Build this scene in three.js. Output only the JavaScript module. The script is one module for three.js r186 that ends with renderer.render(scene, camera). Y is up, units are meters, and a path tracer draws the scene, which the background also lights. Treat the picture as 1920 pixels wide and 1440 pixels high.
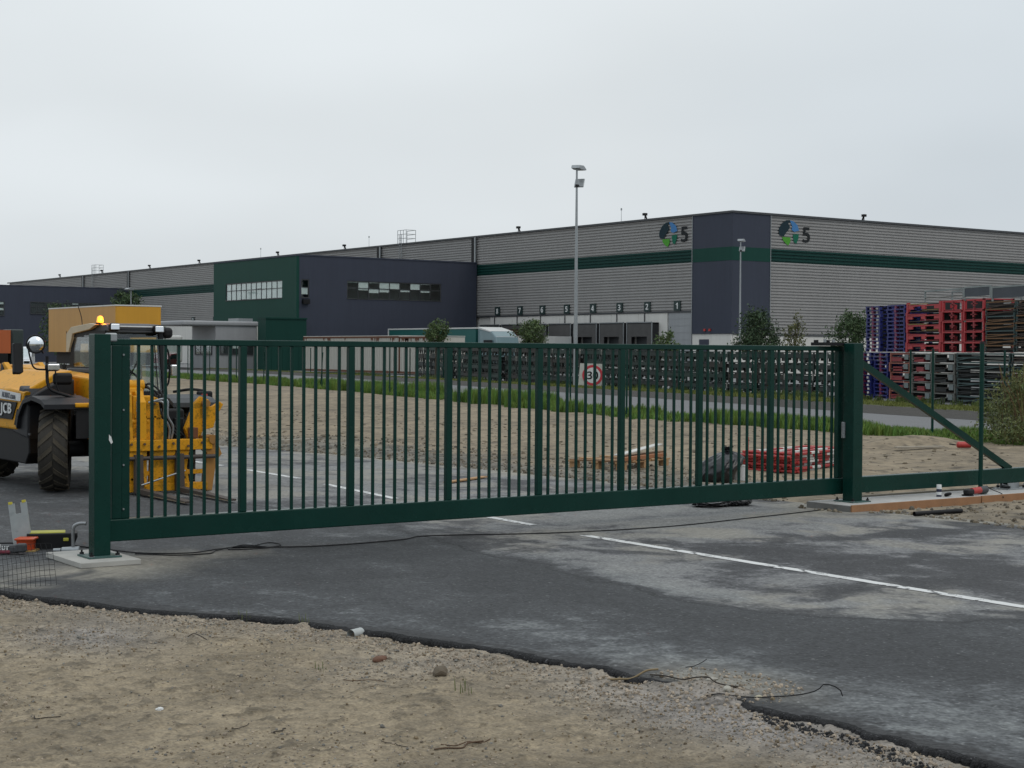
import * as THREE from 'three';
import { mergeGeometries, toCreasedNormals } from 'three/addons/utils/BufferGeometryUtils.js';
import { RoundedBoxGeometry } from 'three/addons/geometries/RoundedBoxGeometry.js';
import { FontLoader } from 'three/addons/loaders/FontLoader.js';
import { TextGeometry } from 'three/addons/geometries/TextGeometry.js';

// ---------------------------------------------------------------- camera, sky, sun, exposure
// Site axes: x runs along the gate, z across it; the warehouse walls follow the same axes. Metres.
const scene = new THREE.Scene();
const camera = new THREE.PerspectiveCamera(26.99, 4 / 3, 0.1, 4000);
camera.rotation.order = 'YXZ';
camera.position.set(-5.34, 1.9, 14.17);
camera.rotation.set(-Math.atan(60.5 / 3000), -35.1 * Math.PI / 180, 0.0065);

function hash2(ix, iy, s) {
  let h = Math.imul(ix, 374761393) ^ Math.imul(iy, 668265263) ^ Math.imul(s, 2147483647 ^ 0x3c6ef372);
  h = Math.imul(h ^ (h >>> 13), 1274126177); h ^= h >>> 16;
  return (h >>> 0) / 4294967296;
}
function noise(x, y, s = 1) {
  const ix = Math.floor(x), iy = Math.floor(y), fx = x - ix, fy = y - iy;
  const u = fx * fx * (3 - 2 * fx), v = fy * fy * (3 - 2 * fy);
  const a = hash2(ix, iy, s), b = hash2(ix + 1, iy, s), c = hash2(ix, iy + 1, s), d = hash2(ix + 1, iy + 1, s);
  return a + (b - a) * u + (c - a) * v + (a - b - c + d) * u * v;
}
function fbm(x, y, o = 4, s = 1) {
  let a = 0.5, t = 0, n = 0;
  for (let i = 0; i < o; i++) { t += a * noise(x, y, s + i * 17); n += a; a *= 0.5; x = x * 2.03 + 11.3; y = y * 2.03 - 7.1; }
  return t / n;
}
const clamp = (v, a = 0, b = 1) => v < a ? a : v > b ? b : v;
const sstep = (a, b, v) => { const t = clamp((v - a) / (b - a)); return t * t * (3 - 2 * t); };
const mix = (a, b, t) => a + (b - a) * t;
function rngOf(seed) { let s = seed >>> 0; return () => { s = (s + 0x6D2B79F5) >>> 0; let t = Math.imul(s ^ (s >>> 15), 1 | s); t = (t + Math.imul(t ^ (t >>> 7), 61 | t)) ^ t; return ((t ^ (t >>> 14)) >>> 0) / 4294967296; }; }

{ // overcast sky: even grey cloud layer, a little brighter towards the zenith as overcast skies are
  const W = 1024, H = 512, d = new Float32Array(W * H * 4);
  for (let j = 0; j < H; j++) for (let i = 0; i < W; i++) {
    const el = ((j + 0.5) / H - 0.5) * Math.PI, az = (i / W) * Math.PI * 2, se = Math.max(Math.sin(el), 0);
    const R = 9 / (0.16 + se), cx = Math.cos(az) * R, cy = Math.sin(az) * R;
    const c1 = fbm(cx * 0.10 + 40, cy * 0.10 + 20, 5, 5), c2 = fbm(cx * 0.028 + 9, cy * 0.028 + 3, 3, 9);
    const l = 0.635 * (1 + 0.70 * se) * (1.0 + 0.24 * (c1 - 0.5) + 0.42 * (c2 - 0.44)), t = clamp((0.46 - c2) * 0.2, -0.03, 0.03);
    const k = (j * W + i) * 4;
    d[k] = l * (0.915 - t * 0.8); d[k + 1] = l * 1.0; d[k + 2] = l * (1.065 + t); d[k + 3] = 1;
  }
  const sky = new THREE.DataTexture(d, W, H, THREE.RGBAFormat, THREE.FloatType);
  sky.mapping = THREE.EquirectangularReflectionMapping; sky.magFilter = THREE.LinearFilter; sky.minFilter = THREE.LinearFilter;
  sky.wrapS = THREE.RepeatWrapping; sky.needsUpdate = true;
  scene.background = sky; scene.environment = sky;
}
const sun = new THREE.DirectionalLight(0xfff3e4, 0.55);
sun.position.set(40, 110, 75); sun.target.position.set(8, 0, -10); sun.castShadow = true; sun.shadow.radius = 45;
sun.shadow.mapSize.set(4096, 4096);
Object.assign(sun.shadow.camera, { left: -120, right: 120, top: 120, bottom: -120, near: 1, far: 400 });
scene.add(sun, sun.target);
const renderer = new THREE.WebGLRenderer({ antialias: true });
renderer.toneMapping = THREE.LinearToneMapping; renderer.toneMappingExposure = 1.0;
renderer.shadowMap.enabled = true;

// ---------------------------------------------------------------- helpers
const V = (x, y, z) => new THREE.Vector3(x, y, z);
function prep(g) { g = g.index ? g.toNonIndexed() : g; for (const k of Object.keys(g.attributes)) if (!['position', 'normal', 'uv', 'color'].includes(k)) g.deleteAttribute(k); return g; }
function merge(list) {
  const l = list.flat(9).filter(Boolean).map(prep);
  if (l.some(g => !g.attributes.color)) l.forEach(g => g.deleteAttribute('color'));
  if (l.some(g => !g.attributes.uv)) l.forEach(g => { if (!g.attributes.uv) g.setAttribute('uv', new THREE.BufferAttribute(new Float32Array(g.attributes.position.count * 2), 2)); });
  return l.length === 1 ? l[0] : mergeGeometries(l);
}
function uvm(g, o = [0, 0, 0]) { // uv in metres by facing
  const p = g.attributes.position, n = g.attributes.normal, uv = new Float32Array(p.count * 2);
  for (let i = 0; i < p.count; i++) {
    const x = p.getX(i) + o[0], y = p.getY(i) + o[1], z = p.getZ(i) + o[2], a = Math.abs(n.getX(i)), b = Math.abs(n.getY(i)), c = Math.abs(n.getZ(i));
    if (b >= a && b >= c) { uv[2 * i] = x; uv[2 * i + 1] = z; } else if (a >= c) { uv[2 * i] = z; uv[2 * i + 1] = y; } else { uv[2 * i] = x; uv[2 * i + 1] = y; }
  }
  g.setAttribute('uv', new THREE.BufferAttribute(uv, 2)); return g;
}
const bx = (x0, x1, y0, y1, z0, z1) => new THREE.BoxGeometry(Math.abs(x1 - x0), Math.abs(y1 - y0), Math.abs(z1 - z0)).translate((x0 + x1) / 2, (y0 + y1) / 2, (z0 + z1) / 2);
const rbx = (x0, x1, y0, y1, z0, z1, r = 0.02, s = 2) => new RoundedBoxGeometry(Math.abs(x1 - x0), Math.abs(y1 - y0), Math.abs(z1 - z0), s, r).translate((x0 + x1) / 2, (y0 + y1) / 2, (z0 + z1) / 2);
function cylB(p, q, r0, r1 = r0, n = 12, open = false) { // tapered cylinder from p to q
  const d = V().subVectors(q, p), L = d.length(), g = new THREE.CylinderGeometry(r1, r0, L, n, 1, open);
  g.applyQuaternion(new THREE.Quaternion().setFromUnitVectors(V(0, 1, 0), d.normalize()));
  return g.translate((p.x + q.x) / 2, (p.y + q.y) / 2, (p.z + q.z) / 2);
}
function barB(p, q, w, h, up = V(0, 1, 0)) { // box of width w and height h from p to q
  const d = V().subVectors(q, p), L = d.length(); d.normalize();
  const s = V().crossVectors(up, d).normalize(), u = V().crossVectors(d, s);
  const m = new THREE.Matrix4().makeBasis(s, u, d);
  return new THREE.BoxGeometry(w, h, L).applyMatrix4(m).translate((p.x + q.x) / 2, (p.y + q.y) / 2, (p.z + q.z) / 2);
}
const tube = (pts, r, seg = 24, n = 6) => new THREE.TubeGeometry(new THREE.CatmullRomCurve3(pts), seg, r, n, false);
function prism(pts, depth, bevel = 0) { // polygon in xy extruded along +z
  const s = new THREE.Shape(pts.map(p => new THREE.Vector2(p[0], p[1])));
  return new THREE.ExtrudeGeometry(s, { depth, bevelEnabled: bevel > 0, bevelThickness: bevel, bevelSize: bevel, bevelSegments: 2, steps: 1 });
}
const prismX = (pts, x0, x1, bevel = 0) => prism(pts.map(p => [-p[0], p[1]]), x1 - x0 - 2 * bevel, bevel).translate(0, 0, bevel).rotateY(Math.PI / 2).translate(x0, 0, 0); // points are [z, y]
const origin = new Map(), taken = new Set();
function numbered(name) { if (!taken.has(name)) { taken.add(name); return name; } let i = 1; while (taken.has(name + '_' + String(i).padStart(3, '0'))) i++; const n = name + '_' + String(i).padStart(3, '0'); taken.add(n); return n; }
function shade(o) { o.traverse(m => { if (m.isMesh) { m.castShadow = true; m.receiveShadow = true; } }); return o; }
function thing(name, label, category, pos = [0, 0, 0], group, turn = 0) {
  const o = new THREE.Group(); o.name = numbered(name); o.position.set(...pos); o.rotation.y = turn;
  o.userData = { label, category }; if (group) o.userData.group = group;
  origin.set(o, pos); scene.add(o); return o;
}
// a part: geometries given in site coordinates (abs) are moved to the thing's own frame
function part(name, geos, m, parent, abs = true, uv = true) {
  const o = origin.get(parent) || [0, 0, 0], g = merge([geos]);
  if (uv) uvm(g);
  if (abs) g.translate(-o[0], -o[1], -o[2]);
  const me = new THREE.Mesh(g, m); me.name = name; me.castShadow = me.receiveShadow = true;
  parent.add(me); origin.set(me, abs ? o : [0, 0, 0]); return me;
}
const lpart = (name, geos, m, parent, uv = true) => part(name, geos, m, parent, false, uv);
function solo(name, geos, m, label, category, group, uv = true) { // a thing of one mesh, origin at its base
  const g = merge([geos]); if (uv) uvm(g); g.computeBoundingBox(); const c = g.boundingBox.getCenter(V()), low = g.boundingBox.min.y;
  g.translate(-c.x, -low, -c.z);
  const me = new THREE.Mesh(g, m); me.name = numbered(name); me.position.set(c.x, low, c.z); me.castShadow = me.receiveShadow = true;
  me.userData = { label, category }; if (group) me.userData.group = group; scene.add(me); return me;
}
function struct(name, geos, m, uv = true) {
  const g = merge([geos]); if (uv) uvm(g); const me = new THREE.Mesh(g, m); me.name = numbered(name); me.castShadow = me.receiveShadow = true;
  me.userData = { kind: 'structure' }; scene.add(me); return me;
}
const nth = ['first', 'second', 'third', 'fourth', 'fifth', 'sixth', 'seventh', 'eighth', 'ninth', 'tenth', 'eleventh', 'twelfth', 'thirteenth', 'fourteenth', 'fifteenth', 'sixteenth', 'seventeenth', 'eighteenth', 'nineteenth', 'twentieth', 'twenty-first', 'twenty-second', 'twenty-third', 'twenty-fourth', 'twenty-fifth', 'twenty-sixth', 'twenty-seventh', 'twenty-eighth', 'twenty-ninth', 'thirtieth'];

// ---------------------------------------------------------------- textures and materials
const toS = v => { v = clamp(v); return 255 * (v <= 0.0031308 ? v * 12.92 : 1.055 * Math.pow(v, 1 / 2.4) - 0.055); };
function tex(W, H, f, srgb = true) { // f(u, v) -> [r, g, b] linear
  const d = new Uint8Array(W * H * 4);
  for (let j = 0; j < H; j++) for (let i = 0; i < W; i++) {
    const c = f((i + 0.5) / W, (j + 0.5) / H), k = (j * W + i) * 4;
    if (srgb) { d[k] = toS(c[0]); d[k + 1] = toS(c[1]); d[k + 2] = toS(c[2]); } else { d[k] = clamp(c[0]) * 255; d[k + 1] = clamp(c[1]) * 255; d[k + 2] = clamp(c[2]) * 255; }
    d[k + 3] = 255;
  }
  const t = new THREE.DataTexture(d, W, H); t.magFilter = THREE.LinearFilter; t.minFilter = THREE.LinearMipmapLinearFilter; t.generateMipmaps = true;
  t.wrapS = t.wrapT = THREE.RepeatWrapping; if (srgb) t.colorSpace = THREE.SRGBColorSpace; t.needsUpdate = true; return t;
}
// periodic fbm for tiling textures
function pnoise(x, y, P, s) {
  const ix = Math.floor(x), iy = Math.floor(y), fx = x - ix, fy = y - iy, m = v => ((v % P) + P) % P;
  const u = fx * fx * (3 - 2 * fx), v = fy * fy * (3 - 2 * fy);
  const a = hash2(m(ix), m(iy), s), b = hash2(m(ix + 1), m(iy), s), c = hash2(m(ix), m(iy + 1), s), d = hash2(m(ix + 1), m(iy + 1), s);
  return a + (b - a) * u + (c - a) * v + (a - b - c + d) * u * v;
}
function pfbm(u, v, P, o, s) { let a = 0.5, t = 0, n = 0; for (let i = 0; i < o; i++) { t += a * pnoise(u * P, v * P, P, s + i); n += a; a *= 0.55; P *= 2; } return t / n; }
const mottle = tex(512, 512, (u, v) => { const a = pfbm(u, v, 4, 6, 31), b = pfbm(u, v, 16, 3, 57), s = sstep(0.62, 0.8, pfbm(u, v, 9, 5, 77)); const k = 0.86 + 0.22 * (a - 0.5) + 0.14 * (b - 0.5) - 0.12 * s; return [k + 0.04, k + 0.035, k + 0.03]; });
const fineBump = tex(512, 512, (u, v) => { const a = pfbm(u, v, 64, 3, 3); return [a, a, a]; }, false);
const softBump = tex(512, 512, (u, v) => { const a = pfbm(u, v, 5, 5, 13); return [a, a, a]; }, false);
const roughTex = tex(256, 256, (u, v) => { const a = 0.72 + 0.5 * (pfbm(u, v, 6, 5, 44) - 0.5); return [a, a, a]; }, false);
const mottleSoft = tex(512, 512, (u, v) => { const st = pnoise(u * 64, v * 4, 64, 171) * 0.6 + pnoise(u * 128, v * 8, 128, 173) * 0.4, k = 0.92 + 0.09 * (pfbm(u, v, 5, 6, 131) - 0.5) + 0.05 * (pfbm(u, v, 24, 3, 157) - 0.5) + 0.10 * (st - 0.5); return [k, k, k]; });
const rep = (t, s) => { const c = t.clone(); c.repeat.set(s, s); c.needsUpdate = true; return c; };
const mot1 = rep(mottle, 0.5), mot2 = rep(mottleSoft, 0.08), mot3 = rep(mottle, 2), rgh1 = rep(roughTex, 0.6), bmpF = rep(fineBump, 2.5), bmpS = rep(softBump, 1.5), bmpL = rep(softBump, 0.25);
const C = (r, g, b) => new THREE.Color().setRGB(r, g, b);
function M(rgb, rough = 0.6, o = {}) { const { mottled = mot1, ...r } = o; const m = new THREE.MeshPhysicalMaterial({ color: C(...rgb), roughness: rough, metalness: 0, ...r }); if (mottled) m.map = mottled; return m; }
// scuffed paint: mud, scratches and rust showing on the yellow machine
const scuff = (amt, s) => tex(512, 512, (u, v) => { const a = sstep(0.60 - amt, 0.70 - amt, pfbm(u, v, 6, 6, s)), b = sstep(0.66 - amt * 0.6, 0.7 - amt * 0.6, pfbm(u, v, 40, 3, s + 9)), k = 0.92 + 0.16 * (pfbm(u, v, 5, 4, s + 20) - 0.5), m = clamp(0.6 * a + 0.5 * b); return [mix(k, 0.34, m), mix(k, 0.42, m), mix(k, 1.0, m)]; });
const mudYellow = rep(scuff(-0.03, 301), 0.9), mudYellow2 = rep(scuff(0.035, 331), 1.6);
const mats = {
  gateGreen: M([0.005, 0.037, 0.0285], 0.4, { roughnessMap: rgh1, mottled: mot1, specularIntensity: 0.4 }),
  galv: M([0.36, 0.38, 0.39], 0.45, { metalness: 0.7, mottled: mot3 }),
  steel: M([0.3, 0.31, 0.32], 0.35, { metalness: 0.85, mottled: mot3 }),
  black: M([0.010, 0.010, 0.011], 0.55, { mottled: mot3, specularIntensity: 0.5 }),
  rubber: M([0.034, 0.030, 0.024], 0.85, { mottled: mot3, bumpMap: bmpF, bumpScale: 0.003 }),
  dirtyTyre: M([0.066, 0.056, 0.040], 0.95, { mottled: mot3, bumpMap: bmpF, bumpScale: 0.004 }),
  dark: M([0.016, 0.0165, 0.018], 0.6, { specularIntensity: 0.5 }),
  greyPlastic: M([0.055, 0.058, 0.062], 0.6, { mottled: mot3 }),
  concrete: M([0.42, 0.41, 0.38], 0.9, { bumpMap: bmpF, bumpScale: 0.002 }),
  concreteWall: M([0.66, 0.64, 0.60], 0.9, { mottled: mot2 }),
  concreteOld: M([0.20, 0.195, 0.185], 0.92, { bumpMap: bmpF, bumpScale: 0.003 }),
  wood: M([0.42, 0.25, 0.12], 0.8, { mottled: mot3 }),
  woodOrange: M([0.34, 0.175, 0.085], 0.75, { mottled: mot3 }),
  woodGrey: M([0.35, 0.31, 0.25], 0.85, { mottled: mot3 }),
  white: M([0.72, 0.73, 0.72], 0.5, { mottled: mot3 }),
  offWhite: M([0.6, 0.59, 0.55], 0.6, { mottled: mot1 }),
  paintLine: new THREE.MeshPhysicalMaterial({ roughness: 0.8, map: rep(tex(512, 512, (u, v) => { const w = sstep(0.60, 0.68, pfbm(u, v, 26, 4, 201) + 0.25 * (pfbm(u, v, 3, 3, 205) - 0.5)), k = 0.60 + 0.14 * (pfbm(u, v, 12, 4, 203) - 0.5); return [mix(k, 0.12, w), mix(k, 0.12, w), mix(k * 0.98, 0.12, w)]; }), 0.7) }),
  yellow: M([0.68, 0.315, 0.010], 0.48, { mottled: null, map: mudYellow, specularIntensity: 0.5 }),
  yellowDirty: M([0.66, 0.295, 0.008], 0.6, { mottled: null, map: mudYellow2, specularIntensity: 0.5 }),
  red: M([0.42, 0.035, 0.03], 0.5, { mottled: mot3 }),
  chrome: M([0.85, 0.86, 0.87], 0.06, { metalness: 1, mottled: null }),
  glass: new THREE.MeshPhysicalMaterial({ color: C(0.93, 0.97, 0.965), roughness: 0.03, transmission: 1, thickness: 0, ior: 1.5 }),
  clad: M([0.335, 0.325, 0.315], 0.55, { mottled: mot2, specularIntensity: 0.4 }),
  cladGreen: M([0.008, 0.048, 0.040], 0.5, { mottled: mot2, specularIntensity: 0.3 }),
  navy: M([0.048, 0.055, 0.078], 0.55, { mottled: mot2, specularIntensity: 0.4 }),
  officeGreen: M([0.009, 0.056, 0.042], 0.55, { mottled: mot2, specularIntensity: 0.3 }),
  darkTrim: M([0.05, 0.053, 0.058], 0.5),
  interior: M([0.035, 0.037, 0.04], 0.9, { mottled: null }),
  blind: M([0.62, 0.62, 0.6], 0.8, { mottled: null }),
};

// ---------------------------------------------------------------- ground, driveway, road
function lerpTab(t, z) { // table of [z, x], z falling
  if (z >= t[0][0]) return t[0][1] + (z - t[0][0]) * (t[1][1] - t[0][1]) / (t[1][0] - t[0][0]);
  for (let i = 0; i < t.length - 1; i++) if (z >= t[i + 1][0]) { const f = (z - t[i][0]) / (t[i + 1][0] - t[i][0]); return t[i][1] + f * (t[i + 1][1] - t[i][1]); }
  const n = t.length; return t[n - 1][1] + (z - t[n - 1][0]) * (t[n - 1][1] - t[n - 2][1]) / (t[n - 1][0] - t[n - 2][0]);
}
const grassNear = z => lerpTab([[-8, 22.4], [-20, 23.3], [-30, 25.7], [-40, 28.3], [-50, 30.7], [-65, 33.8], [-80, 35.8], [-110, 39.5], [-140, 43]], z);
const roadNear = z => grassNear(z) + lerpTab([[-8, 1.5], [-20, 1.9], [-40, 2.4], [-80, 3.4], [-140, 3.6]], z);
const roadFar = z => lerpTab([[-8, 30.9], [-20, 33.6], [-30, 36.5], [-40, 39], [-50, 41.2], [-65, 45], [-80, 48.5], [-110, 54], [-140, 58]], z) - 0.7;
const shoulderFar = z => roadFar(z) + 2.3;
const vergeFar = z => lerpTab([[-8, 36.2], [-20, 39], [-30, 42.2], [-40, 44.8], [-50, 46.6], [-65, 49.4], [-80, 52.2], [-110, 57], [-140, 61]], z) + 0.6;
const driveRight = z => lerpTab([[12, 9.5], [6, 9.3], [3, 9.36], [2.2, 9.5], [1.2, 9.5], [0.9, 9.0], [0, 9.0], [-0.4, 9.3], [-3, 9.4], [-6, 9.3], [-8.8, 9.12], [-11.5, 8.95], [-15, 8.3], [-20, 7.4], [-26, 6], [-40, 3]], z);
const edgePts = [[0.79, 12], [0.77, 9.39], [0.78, 9.04], [0.77, 8.53], [0.71, 7.98], [0.70, 7.4], [0.69, 6.86], [0.61, 6.4], [0.48, 5.91], [0.23, 5.02], [0.0, 4.4], [-0.30, 3.76], [-0.67, 3.29], [-1.17, 2.25], [-1.43, 1.64], [-2.1, 0.5], [-3.4, -1.4], [-6, -3.4], [-14, -5]];
const edgeCurve = new THREE.CatmullRomCurve3(edgePts.map(p => V(p[0], 0, p[1])), false, 'centripetal');
const edgeX = z => { for (let i = 0; i < edgePts.length - 1; i++) if (z <= edgePts[i][1] && z > edgePts[i + 1][1]) { const f = (z - edgePts[i][1]) / (edgePts[i + 1][1] - edgePts[i][1]); return mix(edgePts[i][0], edgePts[i + 1][0], f); } return z > 0 ? 0.69 : -14; };
const blob = (x, z, cx, cz, rx, rz) => { const dx = (x - cx) / rx, dz = (z - cz) / rz; return Math.exp(-(dx * dx + dz * dz)); };
// asphalt: bitumen with stone grain, spilt cement dust and sand where the photograph shows them
const seamX = z => z > 6.96 ? 4.4 + (z - 6.96) * 1.2 : lerpTab([[6.96, 4.2], [6.32, 3.42], [5.54, 2.86], [4.29, 2.87], [2.66, 2.99], [0.21, 3.34], [-2, 3.8], [-8, 2]], z);
function asphalt(x, z) {
  const wx = x + (fbm(x * 1.1, z * 1.1, 3, 61) - 0.5) * 0.9, wz = z + (fbm(x * 1.1 + 9, z * 1.1, 3, 62) - 0.5) * 0.9;
  const n1 = fbm(wx * 0.5 + 3, wz * 0.5, 5, 2), n2 = fbm(wx * 1.6, wz * 1.6 + 5, 6, 21), n3 = fbm(x * 7, z * 7, 4, 33), g = noise(x * 70, z * 70, 41), g2 = noise(x * 33, z * 33, 47), g3 = noise(x * 120, z * 120, 43);
  const sd = x - seamX(z) + (fbm(x * 2.2, z * 2.2, 4, 8) - 0.5) * 0.5, old = (0.45 * sstep(-0.02, 0.06, sd) + 0.55 * sstep(-0.02, 0.7, sd)) * sstep(9.8, 8.5, z);
  // cover: how much cement dust lies here, broken up by the grain of the surface
  const n4 = fbm(wx * 3.6 + 4, wz * 3.6, 5, 27);
  const n5 = fbm(x * 4.5 + 3, z * 0.8, 4, 37);
  let c = mix(0.27 + 0.36 * (n2 - 0.5) + 0.26 * (n4 - 0.5) + 0.22 * (n5 - 0.5), 0.43 + 0.85 * (n2 - 0.5) + 0.55 * (n1 - 0.5) + 0.6 * (n4 - 0.5) + 0.3 * (n5 - 0.5), old);
  c += 0.40 * blob(x, z, 8.3, 1.2, 1.7, 1.1) + 0.24 * blob(x, z, 7.9, 4.0, 1.3, 1.0) + 0.20 * blob(x, z, 6.4, 0.6, 1.8, 1.4) + 0.22 * blob(x, z, 3.3, 4.5, 0.45, 0.8) + 0.25 * blob(x, z, 3.9, 5.9, 0.4, 0.35) + 0.22 * blob(x, z, 1.2, 6.6, 0.4, 2.2) + 0.16 * blob(x, z, 1.6, 8.8, 0.7, 1.0) - 0.22 * blob(x, z, 2.3, 4.4, 0.6, 2.2);
  c -= 0.75 * blob(x, z, 7.85, 2.75, 0.62, 0.25) + 0.38 * blob(x, z, 2.5, 7.2, 0.5, 0.7) + 0.40 * blob(x, z, 1.25, 2.45, 0.42, 0.2) + 0.30 * blob(x, z, 4.2, 5.2, 0.6, 0.4) + 0.34 * blob(x, z, 6.0, 5.2, 0.9, 0.5) + 0.22 * blob(x, z, 5.4, 3.0, 0.9, 0.3) + 0.2 * sstep(0.12, 0.0, Math.abs(sd)) * sstep(9, 7, z);
  c += z < -2 ? 0.14 * sstep(-2, -5, z) * sstep(2.2, 4.5, x + n1) : 0;
  const dust = clamp(0.42 * sstep(0.32, 0.62, c + (n3 - 0.5) * 0.34 + (g2 - 0.5) * 0.12) + 0.58 * sstep(0.08, 0.95, c));
  let beige = 0.95 * blob(x, z, -0.35, 0.85, 0.75, 0.42) * sstep(0.25, 0.6, n2 + 0.1) + 0.6 * blob(x, z, 0.6, 0.35, 0.9, 0.4) * sstep(0.35, 0.6, n2) + 0.8 * blob(x, z, -1.0, 1.4, 0.8, 0.3) * sstep(0.3, 0.55, n2);
  const ex = x - edgeX(z); beige += 0.85 * blob(x, z, 0.92, 7.35, 0.36, 0.5) * sstep(0.3, 0.62, n2 + 0.12) + old * 0.6 * sstep(0.46, 0.62, fbm(x * 1.3 + 5, z * 1.3, 4, 29)) * dust;
  const rx = driveRight(z) - x; beige += sstep(0.7, 0.0, rx) * sstep(0.35, 0.6, n2 + 0.1) * 0.8;
  beige = clamp(beige * (0.75 + 0.5 * n3));
  const grain = 1 + 0.95 * (g - 0.5) + 0.6 * (g2 - 0.5) + 0.7 * (g3 - 0.5) + 0.25 * (n3 - 0.5);
  let l = mix(0.029, 0.185, dust) * mix(grain, 1 + (grain - 1) * 0.55, dust), r = l * mix(0.95, 1.0, old), gg = l * 1.0, b = l * mix(1.07, mix(1.0, 0.94, n1), dust);
  if (Math.abs(sd + 0.03) < 0.012 + 0.02 * (n3 - 0.4) && z < 7.5) { r *= 0.4; gg *= 0.4; b *= 0.4; }
  const bl = 0.24 * (0.8 + 0.4 * g2); r = mix(r, bl * 1.02, beige); gg = mix(gg, bl * 0.94, beige); b = mix(b, bl * 0.77, beige);
  if (g > 0.86 && hash2(Math.floor(x * 70), Math.floor(z * 70), 90) > 0.82) { r += 0.14; gg += 0.138; b += 0.13; }
  const clean = sstep(0.20, 0.06, ex + (g2 - 0.5) * 0.16 + (n3 - 0.5) * 0.14) * (1 - beige); // bare bitumen along the unrolled margin
  return [mix(r, 0.024 * grain, clean), mix(gg, 0.024 * grain, clean), mix(b, 0.025 * grain, clean)];
}
function areaTex(W, H, x0, x1, z0, z1, f) { const t = tex(W, H, (u, v) => f(mix(x0, x1, u), mix(z0, z1, v))); t.wrapS = t.wrapT = THREE.ClampToEdgeWrapping; return t; }
function areaUV(g, x0, x1, z0, z1) { const p = g.attributes.position, uv = new Float32Array(p.count * 2); for (let i = 0; i < p.count; i++) { uv[2 * i] = (p.getX(i) - x0) / (x1 - x0); uv[2 * i + 1] = (p.getZ(i) - z0) / (z1 - z0); } g.setAttribute('uv', new THREE.BufferAttribute(uv, 2)); return g; }
const aNear = [-3, 10, -6, 10.5], aFar = [-14.5, 10, -40, -6];
const stoneGrain = tex(512, 512, (u, v) => { const a = pfbm(u, v, 90, 2, 71), b = pfbm(u, v, 14, 3, 72); const k = 0.7 * a + 0.3 * b; return [k, k, k]; }, false);
function grainFor(w, h, m) { const t = stoneGrain.clone(); t.repeat.set(w / m, h / m); t.needsUpdate = true; return t; }
const asphNear = new THREE.MeshPhysicalMaterial({ map: areaTex(2048, 2048, ...aNear, asphalt), roughness: 0.82, bumpMap: grainFor(13, 16.5, 1.6), bumpScale: 0.006 });
const asphFar = new THREE.MeshPhysicalMaterial({ map: areaTex(1024, 1024, ...aFar, asphalt), roughness: 0.82, bumpMap: grainFor(24.5, 34, 1.6), bumpScale: 0.006 });
const edgeTex = tex(512, 512, (u, v) => { const a = pnoise(u * 110, v * 110, 110, 5), b = pnoise(u * 50, v * 50, 50, 6); let k = 0.020 * (0.5 + a * 0.6 + b * 0.5); if (a > 0.93) k += 0.09; return [k, k, k * 1.04]; });
const edgeMat = new THREE.MeshPhysicalMaterial({ map: edgeTex, roughness: 0.85, specularIntensity: 0.4, bumpMap: bmpF, bumpScale: 0.008 });
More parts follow.
